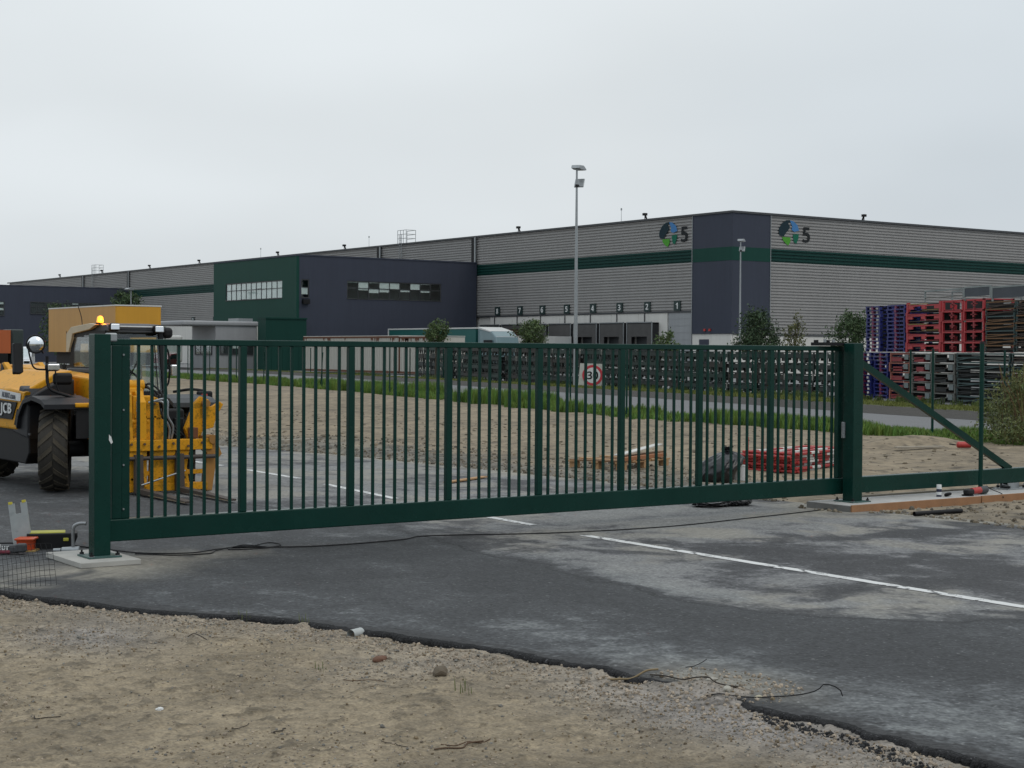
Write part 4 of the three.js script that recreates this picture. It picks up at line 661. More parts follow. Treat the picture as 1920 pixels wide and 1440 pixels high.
// ---------------------------------------------------------------- stillages: rows of stacked dark steel frames beyond the road
{
  const rowX = z => lerpTab([[-35, 47.5], [-46, 48.4], [-57, 50.2], [-70, 53.4], [-80, 56.2], [-88, 58.6]], z);
  const dk = [M([0.016, 0.034, 0.028], 0.6), M([0.022, 0.030, 0.028], 0.65), M([0.034, 0.030, 0.026], 0.7)], pale = M([0.30, 0.29, 0.26], 0.7);
  function unit(v) { // unit stillage, 1.95 long (z), 1.2 deep (x), height 1 (scaled per stack); returns geometries by part
    const r = rngOf(900 + v), L = 0.97, D = 0.6, out = { deck: [], panel: [[], []], foot: [], fixture: [], post: [] };
    out.deck.push(bx(-D + 0.05, D - 0.05, 0.40, 0.46, -L, L));
    [-D, D - 0.04].forEach((x, s) => { out.panel[s].push(bx(x, x + 0.04, 0.44, 0.80, -L, L), bx(x, x + 0.05, 0.9, 0.97, -L, L)); for (let k = 0; k < 4; k++) { const z = mix(-L + 0.1, L - 0.3, r()); out.panel[s].push(bx(x, x + 0.04, 0.78, 0.92, z, z + 0.1 + 0.2 * r())); } });
    for (const x of [-D, D - 0.07]) for (const z of [-L, -L * 0.36, L * 0.3, L - 0.09]) out.foot.push(bx(x, x + 0.07, 0.0, 0.42, z, z + 0.09));
    for (const x of [-D + 0.02, 0, D - 0.06]) for (let k = 0; k < 5; k++) { const z = mix(-L + 0.08, L - 0.2, (k + r()) / 5), w = 0.05 + 0.14 * r(), h = 0.12 + 0.2 * r(); out.fixture.push(bx(x, x + 0.05, 0.42 - h, 0.42, z, z + w)); }
    for (const x of [-D, D - 0.06]) for (const z of [-L, L - 0.06]) out.post.push(bx(x - 0.005, x + 0.065, 0.42, 1.0, z, z + 0.06));
    return out;
  }
  const variants = [0, 1, 2, 3, 4].map(v => { const u = unit(v), m = dk[v % 3]; return [['deck', u.deck, m], ['side_panel', u.panel[0], m], ['side_panel', u.panel[1], m], ['foot', u.foot, m], ['fixture', u.fixture, dk[(v + 1) % 3]], ['post', u.post, v === 1 ? pale : m]].map(([n, g, mm]) => [n, uvm(merge(g)), mm]); });
  let z = -35.6, k = 0; const stacks = [];
  while (z > -88.6) { stacks.push([rowX(z), z]); const dx = rowX(z - 1) - rowX(z), L = Math.hypot(dx, 1); z -= 2.06 / L; }
  stacks.reverse(); // first stack is the one beside the containers
  stacks.forEach(([x, zz], s) => {
    const dx = rowX(zz - 1) - rowX(zz), turn = -Math.atan2(dx, 1), far = sstep(-40, -85, zz), h = mix(0.495, 0.575, far);
    for (let l = 0; l < 4; l++) {
      const v = variants[Math.floor(hash2(s, l, 12) * 5)];
      const o = thing('stillage', 'dark steel stillage, ' + ['bottom', 'second', 'third', 'top'][l] + ' of its stack, ' + nth[s] + ' stack from the rusty container', 'stillage', [x + (hash2(s, l, 3) - 0.5) * 0.14 + (hash2(s, 0, 9) - 0.5) * 0.3, l * h, zz + (hash2(s, l, 6) - 0.5) * 0.08], 'stacked stillages along the road', turn);
      o.scale.y = h * 0.995; o.rotation.y += (hash2(s, l, 41) - 0.5) * 0.07; o.rotation.z = (hash2(s, 1, 43) - 0.5) * 0.012;
      for (const [n, g, m] of v) { const me = new THREE.Mesh(g, m); me.name = n; me.castShadow = me.receiveShadow = true; if (['foot', 'fixture', 'post', 'side_panel'].includes(n)) me.userData.kind = 'stuff'; o.add(me); }
    }
  });
}
// ---------------------------------------------------------------- coloured pallet and rack stacks at the right
{
  const at = s => [47.77 - 0.386 * s, -34.3 + 0.922 * s], turn = -0.39;
  const blue = M([0.012, 0.018, 0.15], 0.5), blueD = M([0.008, 0.011, 0.075], 0.6), mag = M([0.16, 0.018, 0.07], 0.55), redM = M([0.42, 0.030, 0.038], 0.55), redD = M([0.24, 0.02, 0.027], 0.6), rust = M([0.15, 0.075, 0.03], 0.8), tealG = M([0.035, 0.07, 0.07], 0.6), greyG = M([0.135, 0.135, 0.12], 0.7), brown = M([0.055, 0.035, 0.026], 0.8), yel = M([0.34, 0.21, 0.06], 0.7), boxG = M([0.17, 0.20, 0.20], 0.7), darkR = M([0.014, 0.016, 0.016], 0.8);
  function stack(name, label, cat, group, s0, s1, y0, uh, n, build, depth = 1.25) {
    const [x, z] = at((s0 + s1) / 2), L = (s1 - s0) / 2; const vs = [0, 1, 2].map(v => build(L * 0.98, depth / 2, uh, rngOf(1000 + v + Math.round(s0 * 10))).map(([nm, g, m]) => [nm, uvm(merge([g])), m]));
    for (let k = 0; k < n; k++) {
      const o = thing(name, label(k), cat, [x + (hash2(k, 5, n + Math.round(s0 * 9)) - 0.5) * 0.05 + depth / 2, y0 + k * uh, z + (hash2(k, 8, n) - 0.5) * 0.05], group, turn + (hash2(k, 2, 31) - 0.5) * 0.02);
      for (const [nm, g, m] of vs[(k + Math.floor(hash2(k, 3, 7) * 2)) % 3]) { const me = new THREE.Mesh(g, m); me.name = nm; me.castShadow = me.receiveShadow = true; if (/foot|centre|panel|frame|lath|bracket|post|rail|brace|bar|deck|edge/.test(nm)) me.userData.kind = 'stuff'; o.add(me); }
    }
  }
  const lay = (k, n) => k === 0 ? 'bottom one' : k === n - 1 ? 'top one' : nth[k] + ' from the bottom';
  const pallet = (L, D, h, r) => [
    ['deck', [0, 1, 2, 3, 4].map(i => bx(-D + i * D * 0.42, -D + i * D * 0.42 + D * 0.32, h * 0.72, h * 0.95, -L, L)), blueD],
    ['edge', [bx(-D - 0.02, -D + 0.05, h * 0.62, h * 0.97, -L, L), bx(D - 0.05, D + 0.02, h * 0.62, h * 0.97, -L, L), bx(-D + 0.05, D - 0.05, h * 0.62, h * 0.97, L - 0.05, L)], blue],
    ['foot', [-L, L - 0.12].flatMap(z => [-D - 0.01, -0.06, D - 0.11].map(x => bx(x, x + 0.12, 0, h * 0.7, z, z + 0.12))), blue],
    ['runner', bx(-0.04, 0.04, 0, h * 0.7, -L + 0.12, L - 0.12), blueD],
    ['centre_block', [-D - 0.03, D - 0.1].map(x => bx(x, x + 0.13, 0.005, h * 0.8, -0.1, 0.08)), mag],
    ['label', bx(-D - 0.026, -D - 0.02, h * 0.75, h * 0.93, mix(-L, L * 0.5, r()), mix(-L, L * 0.5, r()) * 0.1 + L * 0.4), r() > 0.85 ? greyG : blueD]];
  stack('blue_pallet', k => 'blue pallet in the left upper blue stack, ' + lay(k, 12), 'pallet', 'upper left blue pallets', 0.2, 1.6, 2.0, 0.165, 12, pallet);
  stack('blue_pallet', k => 'blue pallet in the upper stack touching the red crates, ' + lay(k, 12), 'pallet', 'upper right blue pallets', 2.25, 3.95, 2.0, 0.165, 12, pallet);
  stack('blue_pallet', k => 'blue pallet in the lower stack right of the gate post, ' + lay(k, 12), 'pallet', 'lower left blue pallets', -0.7, 0.75, 0.0, 0.165, 12, pallet);
  stack('blue_pallet', k => 'blue pallet in the lower stack beside the grey racks, ' + lay(k, 12), 'pallet', 'lower right blue pallets', 1.0, 2.4, 0.0, 0.165, 12, pallet);
  const crate = (a, b) => (L, D, h, r) => [
    ['panel', [bx(-D - 0.03, -D + 0.02, h * 0.30, h * 0.62, -L, -L * 0.62), bx(-D - 0.03, -D + 0.02, h * 0.30, h * 0.62, -L * 0.12, L * 0.12), bx(-D - 0.03, -D + 0.02, h * 0.30, h * 0.62, L * 0.62, L), bx(-D - 0.03, -D + 0.02, h * 0.58, h * 0.72, -L, L)], a],
    ['frame', [bx(-D - 0.04, -D + 0.06, 0, h, -L - 0.02, -L + 0.14), bx(-D - 0.04, -D + 0.06, 0, h, L - 0.14, L + 0.02), bx(D - 0.06, D + 0.02, 0, h, L - 0.12, L + 0.02), bx(-D + 0.06, D - 0.06, h * 0.85, h * 0.96, L - 0.08, L), bx(-D + 0.06, D - 0.06, 0.01, h * 0.14, L - 0.08, L), bx(-0.06, 0.06, h * 0.14, h * 0.6, L - 0.06, L - 0.01), bx(-0.22, -0.16, h * 0.3, h * 0.7, L - 0.06, L - 0.01)], b],
    ['deck', [bx(-D, D, h * 0.05, h * 0.12, -L, L)], brown], ['back_board', bx(D * 0.3, D * 0.36, h * 0.12, h * 0.95, -L + 0.1, L - 0.1), darkR],
    ['lath', [barB(V(-D - 0.02, h * 0.82, -L * 0.9), V(-D - 0.02, h * (0.7 + 0.25 * r()), L * (0.1 + 0.2 * r())), 0.03, 0.03), bx(-D - 0.02, -D + 0.02, h * 0.18, h * 0.23, -L * 0.3 + r() * 0.3, L * 0.85)], r() > 0.35 ? yel : a]];
  stack('red_crate', k => 'red slotted crate beside the blue pallets, ' + lay(k, 5), 'crate', 'upper red crates', 4.1, 7.1, 1.98, 0.41, 5, crate(redM, redM));
  const redRack = (L, D, h, r) => [['frame', [bx(-D - 0.03, -D + 0.05, 0, h, -L, -L + 0.1), bx(-D - 0.03, -D + 0.05, 0, h, L - 0.1, L), bx(-D - 0.03, -D + 0.03, h * 0.86, h * 0.98, -L, L), bx(D - 0.08, D, 0, h, -L, -L + 0.1), bx(D - 0.08, D, 0, h, L - 0.1, L), bx(-D, D, h * 0.86, h * 0.98, L - 0.06, L)], redM], ['bracket', [bx(-D - 0.03, -D + 0.03, h * 0.3, h * 0.87, -0.06, 0.06), bx(-D - 0.03, -D + 0.03, h * 0.5, h * 0.6, -0.2, 0.2), bx(-D - 0.03, -D + 0.03, 0, h * 0.2, -0.04, 0.04)], redD], ['deck', bx(-D, D, h * 0.02, h * 0.1, -L, L), redD], ['back_board', bx(D * 0.3, D * 0.36, h * 0.1, h * 0.95, -L + 0.1, L - 0.1), darkR], ['tag', bx(-D - 0.035, -D - 0.03, h * 0.86, h * 1.0, -L + 0.02, -L + 0.02 + 0.3 * r()), r() > 0.5 ? greyG : redM]];
  stack('red_rack', k => 'dark red open rack right of the red crates, ' + lay(k, 5), 'rack', 'upper red racks', 7.2, 8.9, 1.98, 0.41, 5, redRack);
  stack('red_rack', k => 'dark red open rack left of the rusty shelves, ' + lay(k, 5), 'rack', 'upper right red racks', 8.95, 10.5, 1.98, 0.41, 5, redRack);
  const shelf = (post, rails) => (L, D, h, r) => [['post', [-D, D - 0.06].flatMap(x => [-L, L - 0.07].map(z => bx(x, x + 0.06, 0, h, z, z + 0.07))), post], ['rail', [bx(-D - 0.01, -D + 0.05, h * 0.8, h * 0.98, -L, L), bx(D - 0.05, D + 0.01, h * 0.8, h * 0.98, -L, L), bx(-D, D, h * 0.8, h * 0.98, L - 0.05, L)], rails[Math.floor(r() * rails.length)]], ['brace', [barB(V(-D, h * 0.1, -L), V(-D, h * (0.3 + 0.4 * r()), L), 0.03, 0.03), bx(-D, -D + 0.03, h * 0.35, h * 0.48, -L, L)], rails[Math.floor(r() * rails.length)]], ['load', bx(-D + 0.12, D - 0.12, 0.01, h * (0.6 + 0.2 * r()), mix(-L * 0.97, -L * 0.85, r()), mix(L * 0.85, L * 0.97, r())), darkR]];
  stack('rusty_rack', k => 'rusty brown shelf rack at the upper right, ' + lay(k, 7), 'rack', 'upper rusty racks', 10.6, 12.7, 2.0, 0.27, 7, shelf(tealG, [rust, brown, rust, tealG]));
  stack('rusty_rack', k => 'rusty teal shelf rack cut by the right edge, ' + lay(k, 7), 'rack', 'upper right rusty racks', 12.8, 15, 2.0, 0.27, 7, shelf(tealG, [rust, tealG, brown]));
  const mixed = (a, b) => (L, D, h, r) => [['frame', [bx(-D - 0.03, -D + 0.05, 0, h, -L, -L + 0.1), bx(-D - 0.03, -D + 0.05, 0, h, L - 0.08, L), bx(-D - 0.02, -D + 0.04, h * 0.85, h * 0.97, -L, L), bx(-D, D, h * 0.85, h * 0.97, L - 0.06, L), bx(D - 0.06, D, 0, h, -L, -L + 0.08), bx(D - 0.06, D, 0, h, L - 0.08, L)], a], ['bin', [bx(-D - 0.02, -D + 0.2, h * 0.1, h * 0.55, mix(-L, 0, r()), mix(-L, 0, r()) * 0.2 + L * 0.3)], b], ['back_board', bx(0, 0.05, h * 0.1, h * 0.97, -L + 0.02, L - 0.02), darkR], ['plate', [bx(-D - 0.04, -D - 0.02, h * 0.3, h * 0.85, L * 0.45, L * 0.45 + 0.35)], boxG], ['bar', [barB(V(-D, h * 0.3, -L), V(-D, h * (0.4 + 0.3 * r()), L), 0.04, 0.04), bx(-D, D, 0.02, h * 0.1, -L, L)], r() > 0.5 ? brown : greyG]];
  stack('crate_rack', k => 'red and grey cluttered rack beneath the red crates, ' + lay(k, 5), 'rack', 'lower red and grey racks', 2.6, 4.5, 0.0, 0.39, 5, mixed(M([0.30, 0.10, 0.07], 0.7), redD));
  stack('grey_rack', k => 'pale grey rack with square plates, ' + lay(k, 5) + ', left of two grey stacks', 'rack', 'lower grey racks', 4.6, 6.4, 0.0, 0.39, 5, mixed(greyG, redD));
  stack('grey_rack', k => 'pale grey rack with square plates, ' + lay(k, 5) + ', right of two grey stacks', 'rack', 'lower right grey racks', 6.5, 8.3, 0.0, 0.39, 5, mixed(greyG, darkR));
  stack('teal_rack', k => 'dark teal rack under the rusty shelves, ' + lay(k, 6) + ', leftmost teal stack', 'rack', 'lower teal racks', 8.4, 10.3, 0.0, 0.328, 6, shelf(tealG, [tealG, darkR, tealG]));
  stack('teal_rack', k => 'dark teal rack under the rusty shelves, ' + lay(k, 6) + ', middle teal stack', 'rack', 'lower middle teal racks', 10.4, 12.4, 0.0, 0.328, 6, shelf(tealG, [tealG, greyG, darkR]));
  stack('teal_rack', k => 'dark teal rack behind the shrub, ' + lay(k, 6) + ', rightmost teal stack', 'rack', 'lower right teal racks', 12.5, 14.6, 0.0, 0.328, 6, shelf(tealG, [tealG, darkR, brown]));
  const cage = (L, D, h, r) => [['frame', [-D, D - 0.05].flatMap(x => [-L, L - 0.06].map(z => bx(x, x + 0.05, 0, h, z, z + 0.06))).concat([bx(-D, -D + 0.05, h - 0.06, h, -L + 0.06, L - 0.06), bx(D - 0.05, D, h - 0.06, h, -L + 0.06, L - 0.06)]), M([0.22, 0.25, 0.25], 0.6)], ['panel', bx(-D + 0.01, -D + 0.03, h * 0.2, h * 0.9, -L + 0.06, L - 0.06), M([0.045, 0.055, 0.07], 0.6)]];
  const cage0 = (L, D, h, r) => [cage(L, D, h, r)[0], ['rail', bx(-D, -D + 0.04, h * 0.3, h * 0.36, -L + 0.06, L - 0.06), greyG]];
  stack('steel_cage', () => 'open grey steel frame on top of the red crates', 'cage', undefined, 5.6, 8.8, 4.03, 0.45, 1, cage0);
  stack('steel_cage', () => 'grey steel frame with dark panel on top of the red racks', 'cage', undefined, 8.9, 10.9, 4.03, 0.48, 1, cage);
  stack('steel_cage', () => 'grey steel frame with dark panel on top of the rusty shelves', 'cage', undefined, 11, 13.4, 3.89, 0.55, 1, cage);
}

// ---------------------------------------------------------------- the sliding gate
const GZ = 0.25;
{
  const o = thing('sliding_gate', 'long dark green steel sliding gate with vertical bars closed across the driveway', 'gate', [4.7, 0, GZ]);
  const g = mats.gateGreen;
  part('bottom_beam', [rbx(-0.02, 14.6, 0.161, 0.362, GZ - 0.06, GZ + 0.06, 0.012, 2)], g, o);
  part('top_rail', [rbx(0.0, 9.60, 1.936, 1.994, GZ - 0.03, GZ + 0.03, 0.008, 2)], g, o);
  const st = [1.311, 2.485, 3.639, 4.799, 5.938, 7.098, 8.237], sg = rbx(-0.034, 0.034, 0.362, 1.936, -0.03, 0.03, 0.006, 1), bg = rbx(-0.0135, 0.0135, 0.362, 1.936, -0.0135, 0.0135, 0.003, 1);
  uvm(sg); uvm(bg);
  const put = (n, geo, x) => { const m = new THREE.Mesh(geo, g); m.name = n; m.castShadow = m.receiveShadow = true; m.position.set(x - 4.7, 0, 0); o.add(m); return m; };
  for (const x of st) put('stile', sg, x);
  part('end_stile', [rbx(0.006, 0.10, 0.362, 1.936, GZ - 0.04, GZ + 0.04, 0.008, 1)], g, o);
  part('catch_plate', [rbx(0.10, 0.18, 0.362, 1.936, GZ - 0.028, GZ + 0.03, 0.008, 1)], g, o);
  part('end_stile', [rbx(9.36, 9.47, 0.362, 1.936, GZ - 0.035, GZ + 0.035, 0.008, 1)], g, o);
  const edges = [0.142, ...st, 9.415];
  for (let i = 0; i < edges.length - 1; i++) for (let k = 1; k <= 8; k++) put('bar', bg, mix(edges[i], edges[i + 1], k / 9));
  part('brace', barB(V(9.50, 1.93, GZ), V(12.75, 0.345, GZ), 0.05, 0.085), g, o);
  for (const y of [0.45, 0.85, 1.35, 1.85]) part('bolt', cylB(V(0.115, y, GZ + 0.028), V(0.115, y, GZ + 0.045), 0.009, 0.009, 8), mats.galv, o);
  part('guide_roller', [cylB(V(9.05, 2.0, GZ - 0.05), V(9.05, 2.07, GZ - 0.05), 0.03, 0.03, 10), cylB(V(9.25, 2.0, GZ - 0.05), V(9.25, 2.07, GZ - 0.05), 0.03, 0.03, 10)], mats.black, o);
}
function gatePost(label, x, z, y0, y1, s, capSide) {
  const o = thing('gate_post', label, 'gate post', [x, y0, z], 'gate posts'), h = s / 2;
  part('post', [rbx(x - h, x + h, y0 + 0.012, y1, z - h, z + h, 0.008, 2)], mats.gateGreen, o);
  const b = part('base_plate', [bx(x - h - 0.075, x + h + 0.075, y0, y0 + 0.014, z - h - 0.075, z + h + 0.075)], M([0.05, 0.11, 0.10], 0.5), o);
  for (const [dx, dz] of [[-1, -1], [1, -1], [-1, 1], [1, 1]]) { const bxx = x + dx * (h + 0.045), bz = z + dz * (h + 0.045); part('anchor_bolt', [cylB(V(bxx, y0 + 0.014, bz), V(bxx, y0 + 0.055, bz), 0.009, 0.009, 8), cylB(V(bxx, y0 + 0.014, bz), V(bxx, y0 + 0.034, bz), 0.02, 0.02, 6)], mats.black, b); part('washer', cylB(V(bxx, y0 + 0.0145, bz), V(bxx, y0 + 0.018, bz), 0.028, 0.028, 12), mats.galv, b); }
  return o;
}
{
  const a = gatePost('dark green gate post at the left end of the gate, beside the telehandler', -0.15, 0.40, 0.05, 2.035, 0.15);
  part('catch_block', [rbx(-0.07, 0.015, 1.965, 2.045, 0.30, 0.40, 0.015, 2)], mats.galv, a);
  const b = gatePost('dark green gate post at the right end on the concrete plinth', 9.45, 0.45, 0.077, 2.032, 0.17);
  part('guide_arm', [bx(9.02, 9.6, 2.0, 2.04, 0.14, 0.36)], mats.black, b);
  part('lock_case', [rbx(9.335, 9.365, 0.86, 1.06, 0.36, 0.41, 0.008, 1)], mats.galv, b);
  part('guide_bolt', [cylB(V(9.15, 2.04, 0.25), V(9.15, 2.08, 0.25), 0.018, 0.018, 8), cylB(V(9.3, 2.04, 0.25), V(9.3, 2.08, 0.25), 0.018, 0.018, 8)], mats.galv, b);
}
{ // slab under the left post, plinth with its formwork under the right one
  solo('paving_slab', [rbx(-0.45, 0.10, -0.0, 0.048, -0.15, 0.75, 0.006, 1)], mats.concrete, 'thin pale concrete slab under the left gate post', 'slab');
  const o = thing('concrete_plinth', 'long low concrete plinth under the right gate post', 'plinth', [11.6, 0, 0.46]);
  part('slab', [rbx(9.03, 14.7, -0.15, 0.077, 0.1, 0.82, 0.008, 1)], M([0.46, 0.455, 0.44], 0.9, { bumpMap: bmpF, bumpScale: 0.002 }), o);
  part('end_face', [bx(9.018, 9.03, -0.1, 0.07, 0.1, 0.82)], mats.concreteOld, o);
  part('formwork_board', [rbx(9.02, 11.4, -0.12, 0.083, 0.822, 0.848, 0.003, 1)], mats.woodOrange, o); part('formwork_board', [rbx(11.42, 14.7, -0.12, 0.086, 0.824, 0.85, 0.003, 1)], mats.woodOrange, o);
  part('formwork_board', [rbx(9.8, 14.7, -0.12, 0.10, 0.066, 0.096, 0.003, 1)], mats.woodGrey, o);
}
{ // thin post standing on the plinth in front of the gate tail
  const o = thing('thin_post', 'thin dark green post on the plinth in front of the gate tail', 'fence post', [11.76, 0.077, 0.55]);
  lpart('post', cylB(V(0, 0, 0), V(0, 1.97, 0), 0.03, 0.03, 14), mats.gateGreen, o); lpart('cap', cylB(V(0, 1.97, 0), V(0, 2.0, 0), 0.034, 0.026, 14), mats.black, o); lpart('foot_plate', bx(-0.06, 0.06, 0, 0.008, -0.06, 0.06), mats.gateGreen, o);
}
{ // galvanised roller carriage on the plinth
  const o = thing('roller_carriage', 'galvanised roller carriage bolted to the plinth under the gate tail', 'roller', [12.75, 0.077, 0.24]);
  lpart('plate', [rbx(-0.22, 0.22, 0, 0.014, -0.1, 0.16, 0.004, 1)], mats.galv, o);
  for (const x of [-0.16, 0.16]) for (const z of [-0.06, 0.12]) { lpart('bolt', [cylB(V(x, 0.014, z), V(x, 0.075, z), 0.009, 0.009, 8)], mats.galv, o); lpart('bolt_cap', cylB(V(x, 0.02, z), V(x, 0.05, z), 0.022, 0.022, 8), mats.black, o); }
  lpart('side_plate', [bx(-0.12, 0.12, 0.014, 0.085, 0.065, 0.073), bx(-0.12, 0.12, 0.014, 0.085, -0.06, -0.052)], mats.galv, o);
  lpart('roller', [cylB(V(-0.07, 0.05, -0.05), V(-0.07, 0.05, 0.06), 0.035, 0.035, 12), cylB(V(0.07, 0.05, -0.05), V(0.07, 0.05, 0.06), 0.035, 0.035, 12)], mats.steel, o);
}

// ---------------------------------------------------------------- telehandler, facing the gate (+z)
{
  const o = thing('telehandler', 'yellow and black telehandler with forks lowered behind the left gate post', 'telehandler', [2.85, 0, -8]);
  const Y = mats.yellow, YD = mats.yellowDirty, K = mats.dark, GP = mats.greyPlastic;
  const blackPod = M([0.017, 0.018, 0.021], 0.5, { mottled: mot1, specularIntensity: 0.6 });
  // wheels
  function tyreG(R, w) { const pr = [[R * 0.56, -w * 0.42], [R * 0.72, -w * 0.5], [R * 0.9, -w * 0.5], [R * 0.955, -w * 0.42], [R * 0.965, 0], [R * 0.955, w * 0.42], [R * 0.9, w * 0.5], [R * 0.72, w * 0.5], [R * 0.56, w * 0.42]].map(p => new THREE.Vector2(p[0], p[1])); return new THREE.LatheGeometry(pr, 40).rotateZ(Math.PI / 2); }
  const R = 0.56, W = 0.37, tyre = uvm(prep(tyreG(R, W)));
  const lug = s => { // a curved bar from the tread centre out over the shoulder
    const pts = []; for (let i = 0; i <= 4; i++) { const f = i / 4, x = s * mix(0.005, W * 0.5, f), a = f * 0.30, r = R * mix(0.985, 0.94, f * f); pts.push([x, r, a]); }
    const pos = []; const hw = 0.062, pt = (p, side, up) => { const a = p[2] + side * hw, r = p[1] * (up ? 1.012 : 0.93); return [p[0], r * Math.cos(a), r * Math.sin(a)]; };
    for (let i = 0; i < 4; i++) { const p = pts[i], q = pts[i + 1]; const quad = (A, B, Cc, D) => pos.push(...A, ...B, ...Cc, ...A, ...Cc, ...D); quad(pt(p, -1, 1), pt(q, -1, 1), pt(q, 1, 1), pt(p, 1, 1)); quad(pt(p, -1, 0), pt(q, -1, 0), pt(q, -1, 1), pt(p, -1, 1)); quad(pt(p, 1, 1), pt(q, 1, 1), pt(q, 1, 0), pt(p, 1, 0)); }
    const e = pts[4]; pos.push(...pt(e, -1, 0), ...pt(e, 1, 0), ...pt(e, 1, 1), ...pt(e, -1, 0), ...pt(e, 1, 1), ...pt(e, -1, 1)); const b = pts[0]; pos.push(...pt(b, -1, 0), ...pt(b, 1, 1), ...pt(b, 1, 0), ...pt(b, -1, 0), ...pt(b, -1, 1), ...pt(b, 1, 1));
    const g = new THREE.BufferGeometry(); g.setAttribute('position', new THREE.Float32BufferAttribute(pos, 3)); g.computeVertexNormals(); return uvm(g);
  };
  const lugL = lug(-1), lugR = lug(1), rimG = uvm(merge([cylB(V(-0.12, 0, 0), V(0.12, 0, 0), R * 0.57, R * 0.57, 28), cylB(V(-0.17, 0, 0), V(-0.1, 0, 0), 0.12, 0.12, 16)]));
  const lugMat = mats.dirtyTyre; lugMat.side = THREE.DoubleSide;
  for (const [x, z, yaw] of [[1.94, -6.78, -0.40], [3.74, -6.78, -0.40], [1.94, -9.35, 0.1], [3.74, -9.35, 0.1]]) {
    const w = new THREE.Group(); w.name = 'wheel'; w.position.set(x - 2.85, R, z + 8); w.rotation.y = yaw; o.add(w); origin.set(w, [0, 0, 0]);
    const add = (n, g, m, rx = 0) => { const q = new THREE.Mesh(g, m); q.name = n; q.rotation.x = rx; q.castShadow = q.receiveShadow = true; w.add(q); };
    add('tyre', tyre, mats.rubber); add('rim', rimG, YD);
    for (let i = 0; i < 17; i++) { add('tread_lug', lugL, lugMat, i / 17 * Math.PI * 2); add('tread_lug', lugR, lugMat, (i + 0.5) / 17 * Math.PI * 2); }
  }
  // chassis and axles
  part('chassis', [bx(2.3, 3.42, 0.48, 1.0, -10.3, -6.25), rbx(2.34, 3.38, 0.42, 0.7, -6.4, -6.05, 0.03)], mats.black, o);
  part('axle', [cylB(V(2.1, 0.56, -6.78), V(3.6, 0.56, -6.78), 0.11, 0.11, 14), cylB(V(2.1, 0.56, -9.35), V(3.6, 0.56, -9.35), 0.11, 0.11, 14)], mats.black, o);
  // engine pod on the machine's right
  const shiftZ = g => g.translate(0, 0, 0.2);
  const sec = [[1.67, 0.82], [1.66, 1.22], [1.70, 1.32], [2.12, 1.56], [2.30, 1.58], [2.30, 0.82]];
  const pod = part('engine_cover', [prismX([[-10.1, 0.82], [-7.72, 0.82], [-7.40, 1.30], [-8.0, 1.33], [-9.4, 1.30], [-10.0, 1.2]], 1.66, 1.75, 0.03), prism(sec.map(p => [p[0] + 0.03, p[1]]), 2.35, 0.02).translate(0, 0, -9.85)].map(shiftZ), Y, o);
  part('sticker', [prismX([[-8.3, 1.205], [-7.32, 1.19], [-7.30, 1.29], [-8.28, 1.335]], 1.645, 1.653)], mats.white, pod);
  part('lettering', text('ALMAT.com', 0.075, 0.004).rotateY(-Math.PI / 2).rotateX(0.04).translate(1.642, 1.255, -7.8), M([0.12, 0.13, 0.15], 0.6, { mottled: null }), pod);
  const pn = part('badge_panel', [prismX([[-8.75, 0.93], [-7.86, 0.93], [-7.66, 1.17], [-8.75, 1.19]], 1.643, 1.654)].map(shiftZ), K, o);
  const jcb = text('JCB', 0.14, 0.008); jcb.scale(1.5, 1, 1);
  part('lettering', jcb.rotateY(-Math.PI / 2).translate(1.637, 1.06, -7.90), mats.white, pn);
  part('vent', [prismX([[-7.58, 0.86], [-7.54, 0.86], [-7.43, 1.06], [-7.46, 1.08]], 1.645, 1.656)], mats.black, pod);
  part('front_fairing', [prismX([[-7.70, 0.78], [-7.12, 0.72], [-7.10, 1.12], [-7.28, 1.33], [-7.42, 1.36]], 1.67, 2.28, 0.03), prism([[1.7, 0.8], [1.7, 1.22], [2.1, 1.44], [2.3, 1.46], [2.3, 0.8]], 0.34, 0.02).translate(0, 0, -7.46)], blackPod, o);
  part('side_skirt', [prismX([[-10.2, 0.36], [-7.34, 0.36], [-7.2, 0.5], [-7.2, 0.76], [-7.70, 0.79], [-7.86, 0.88], [-10.2, 0.90]], 1.70, 2.3, 0.02)].map(g => g.translate(0, 0, 0.06)), mats.black, o);
  part('skirt_trim', [barB(V(1.69, 0.79, -7.70), V(1.69, 0.75, -7.22), 0.02, 0.025), barB(V(1.69, 0.80, -7.70), V(1.69, 0.89, -7.88), 0.02, 0.025), barB(V(1.69, 0.89, -7.88), V(1.69, 0.91, -8.8), 0.02, 0.025)].map(shiftZ), GP, o);
  // mudguards
  const guard = (x0, x1) => { const a = [], cz = -6.78, cy = 0.56; const pts = [[-0.66, 0.26], [-0.6, 0.42], [-0.36, 0.6], [0.0, 0.66], [0.36, 0.62], [0.5, 0.56]]; const out = pts.map(p => [cz + p[0], cy + p[1] + 0.05]), inn = pts.map(p => [cz + p[0] + (p[0] < -0.5 ? 0.04 : 0), cy + p[1]]).reverse(); return prismX([...out, ...inn], x0, x1, 0.006); };
  part('mudguard', [guard(1.62, 2.28)], blackPod, o); part('mudguard', [guard(3.40, 4.05)], GP, o);
  const fl = part('mud_flap', [bx(2.06, 2.34, 0.72, 1.14, -6.34, -6.31)], K, o); part('flap_bracket', [rbx(2.03, 2.36, 1.13, 1.19, -6.37, -6.24, 0.02)], Y, fl);
  part('front_lug', [prism([[2.30, 0.72], [2.44, 0.72], [2.50, 1.26], [2.40, 1.30], [2.30, 1.22]], 0.2, 0.02).translate(0, 0, -6.5)], Y, o);
  part('step_bag', [new THREE.IcosahedronGeometry(0.11, 2).scale(1, 0.9, 0.6).translate(2.36, 0.95, -6.2)], mats.white, o);
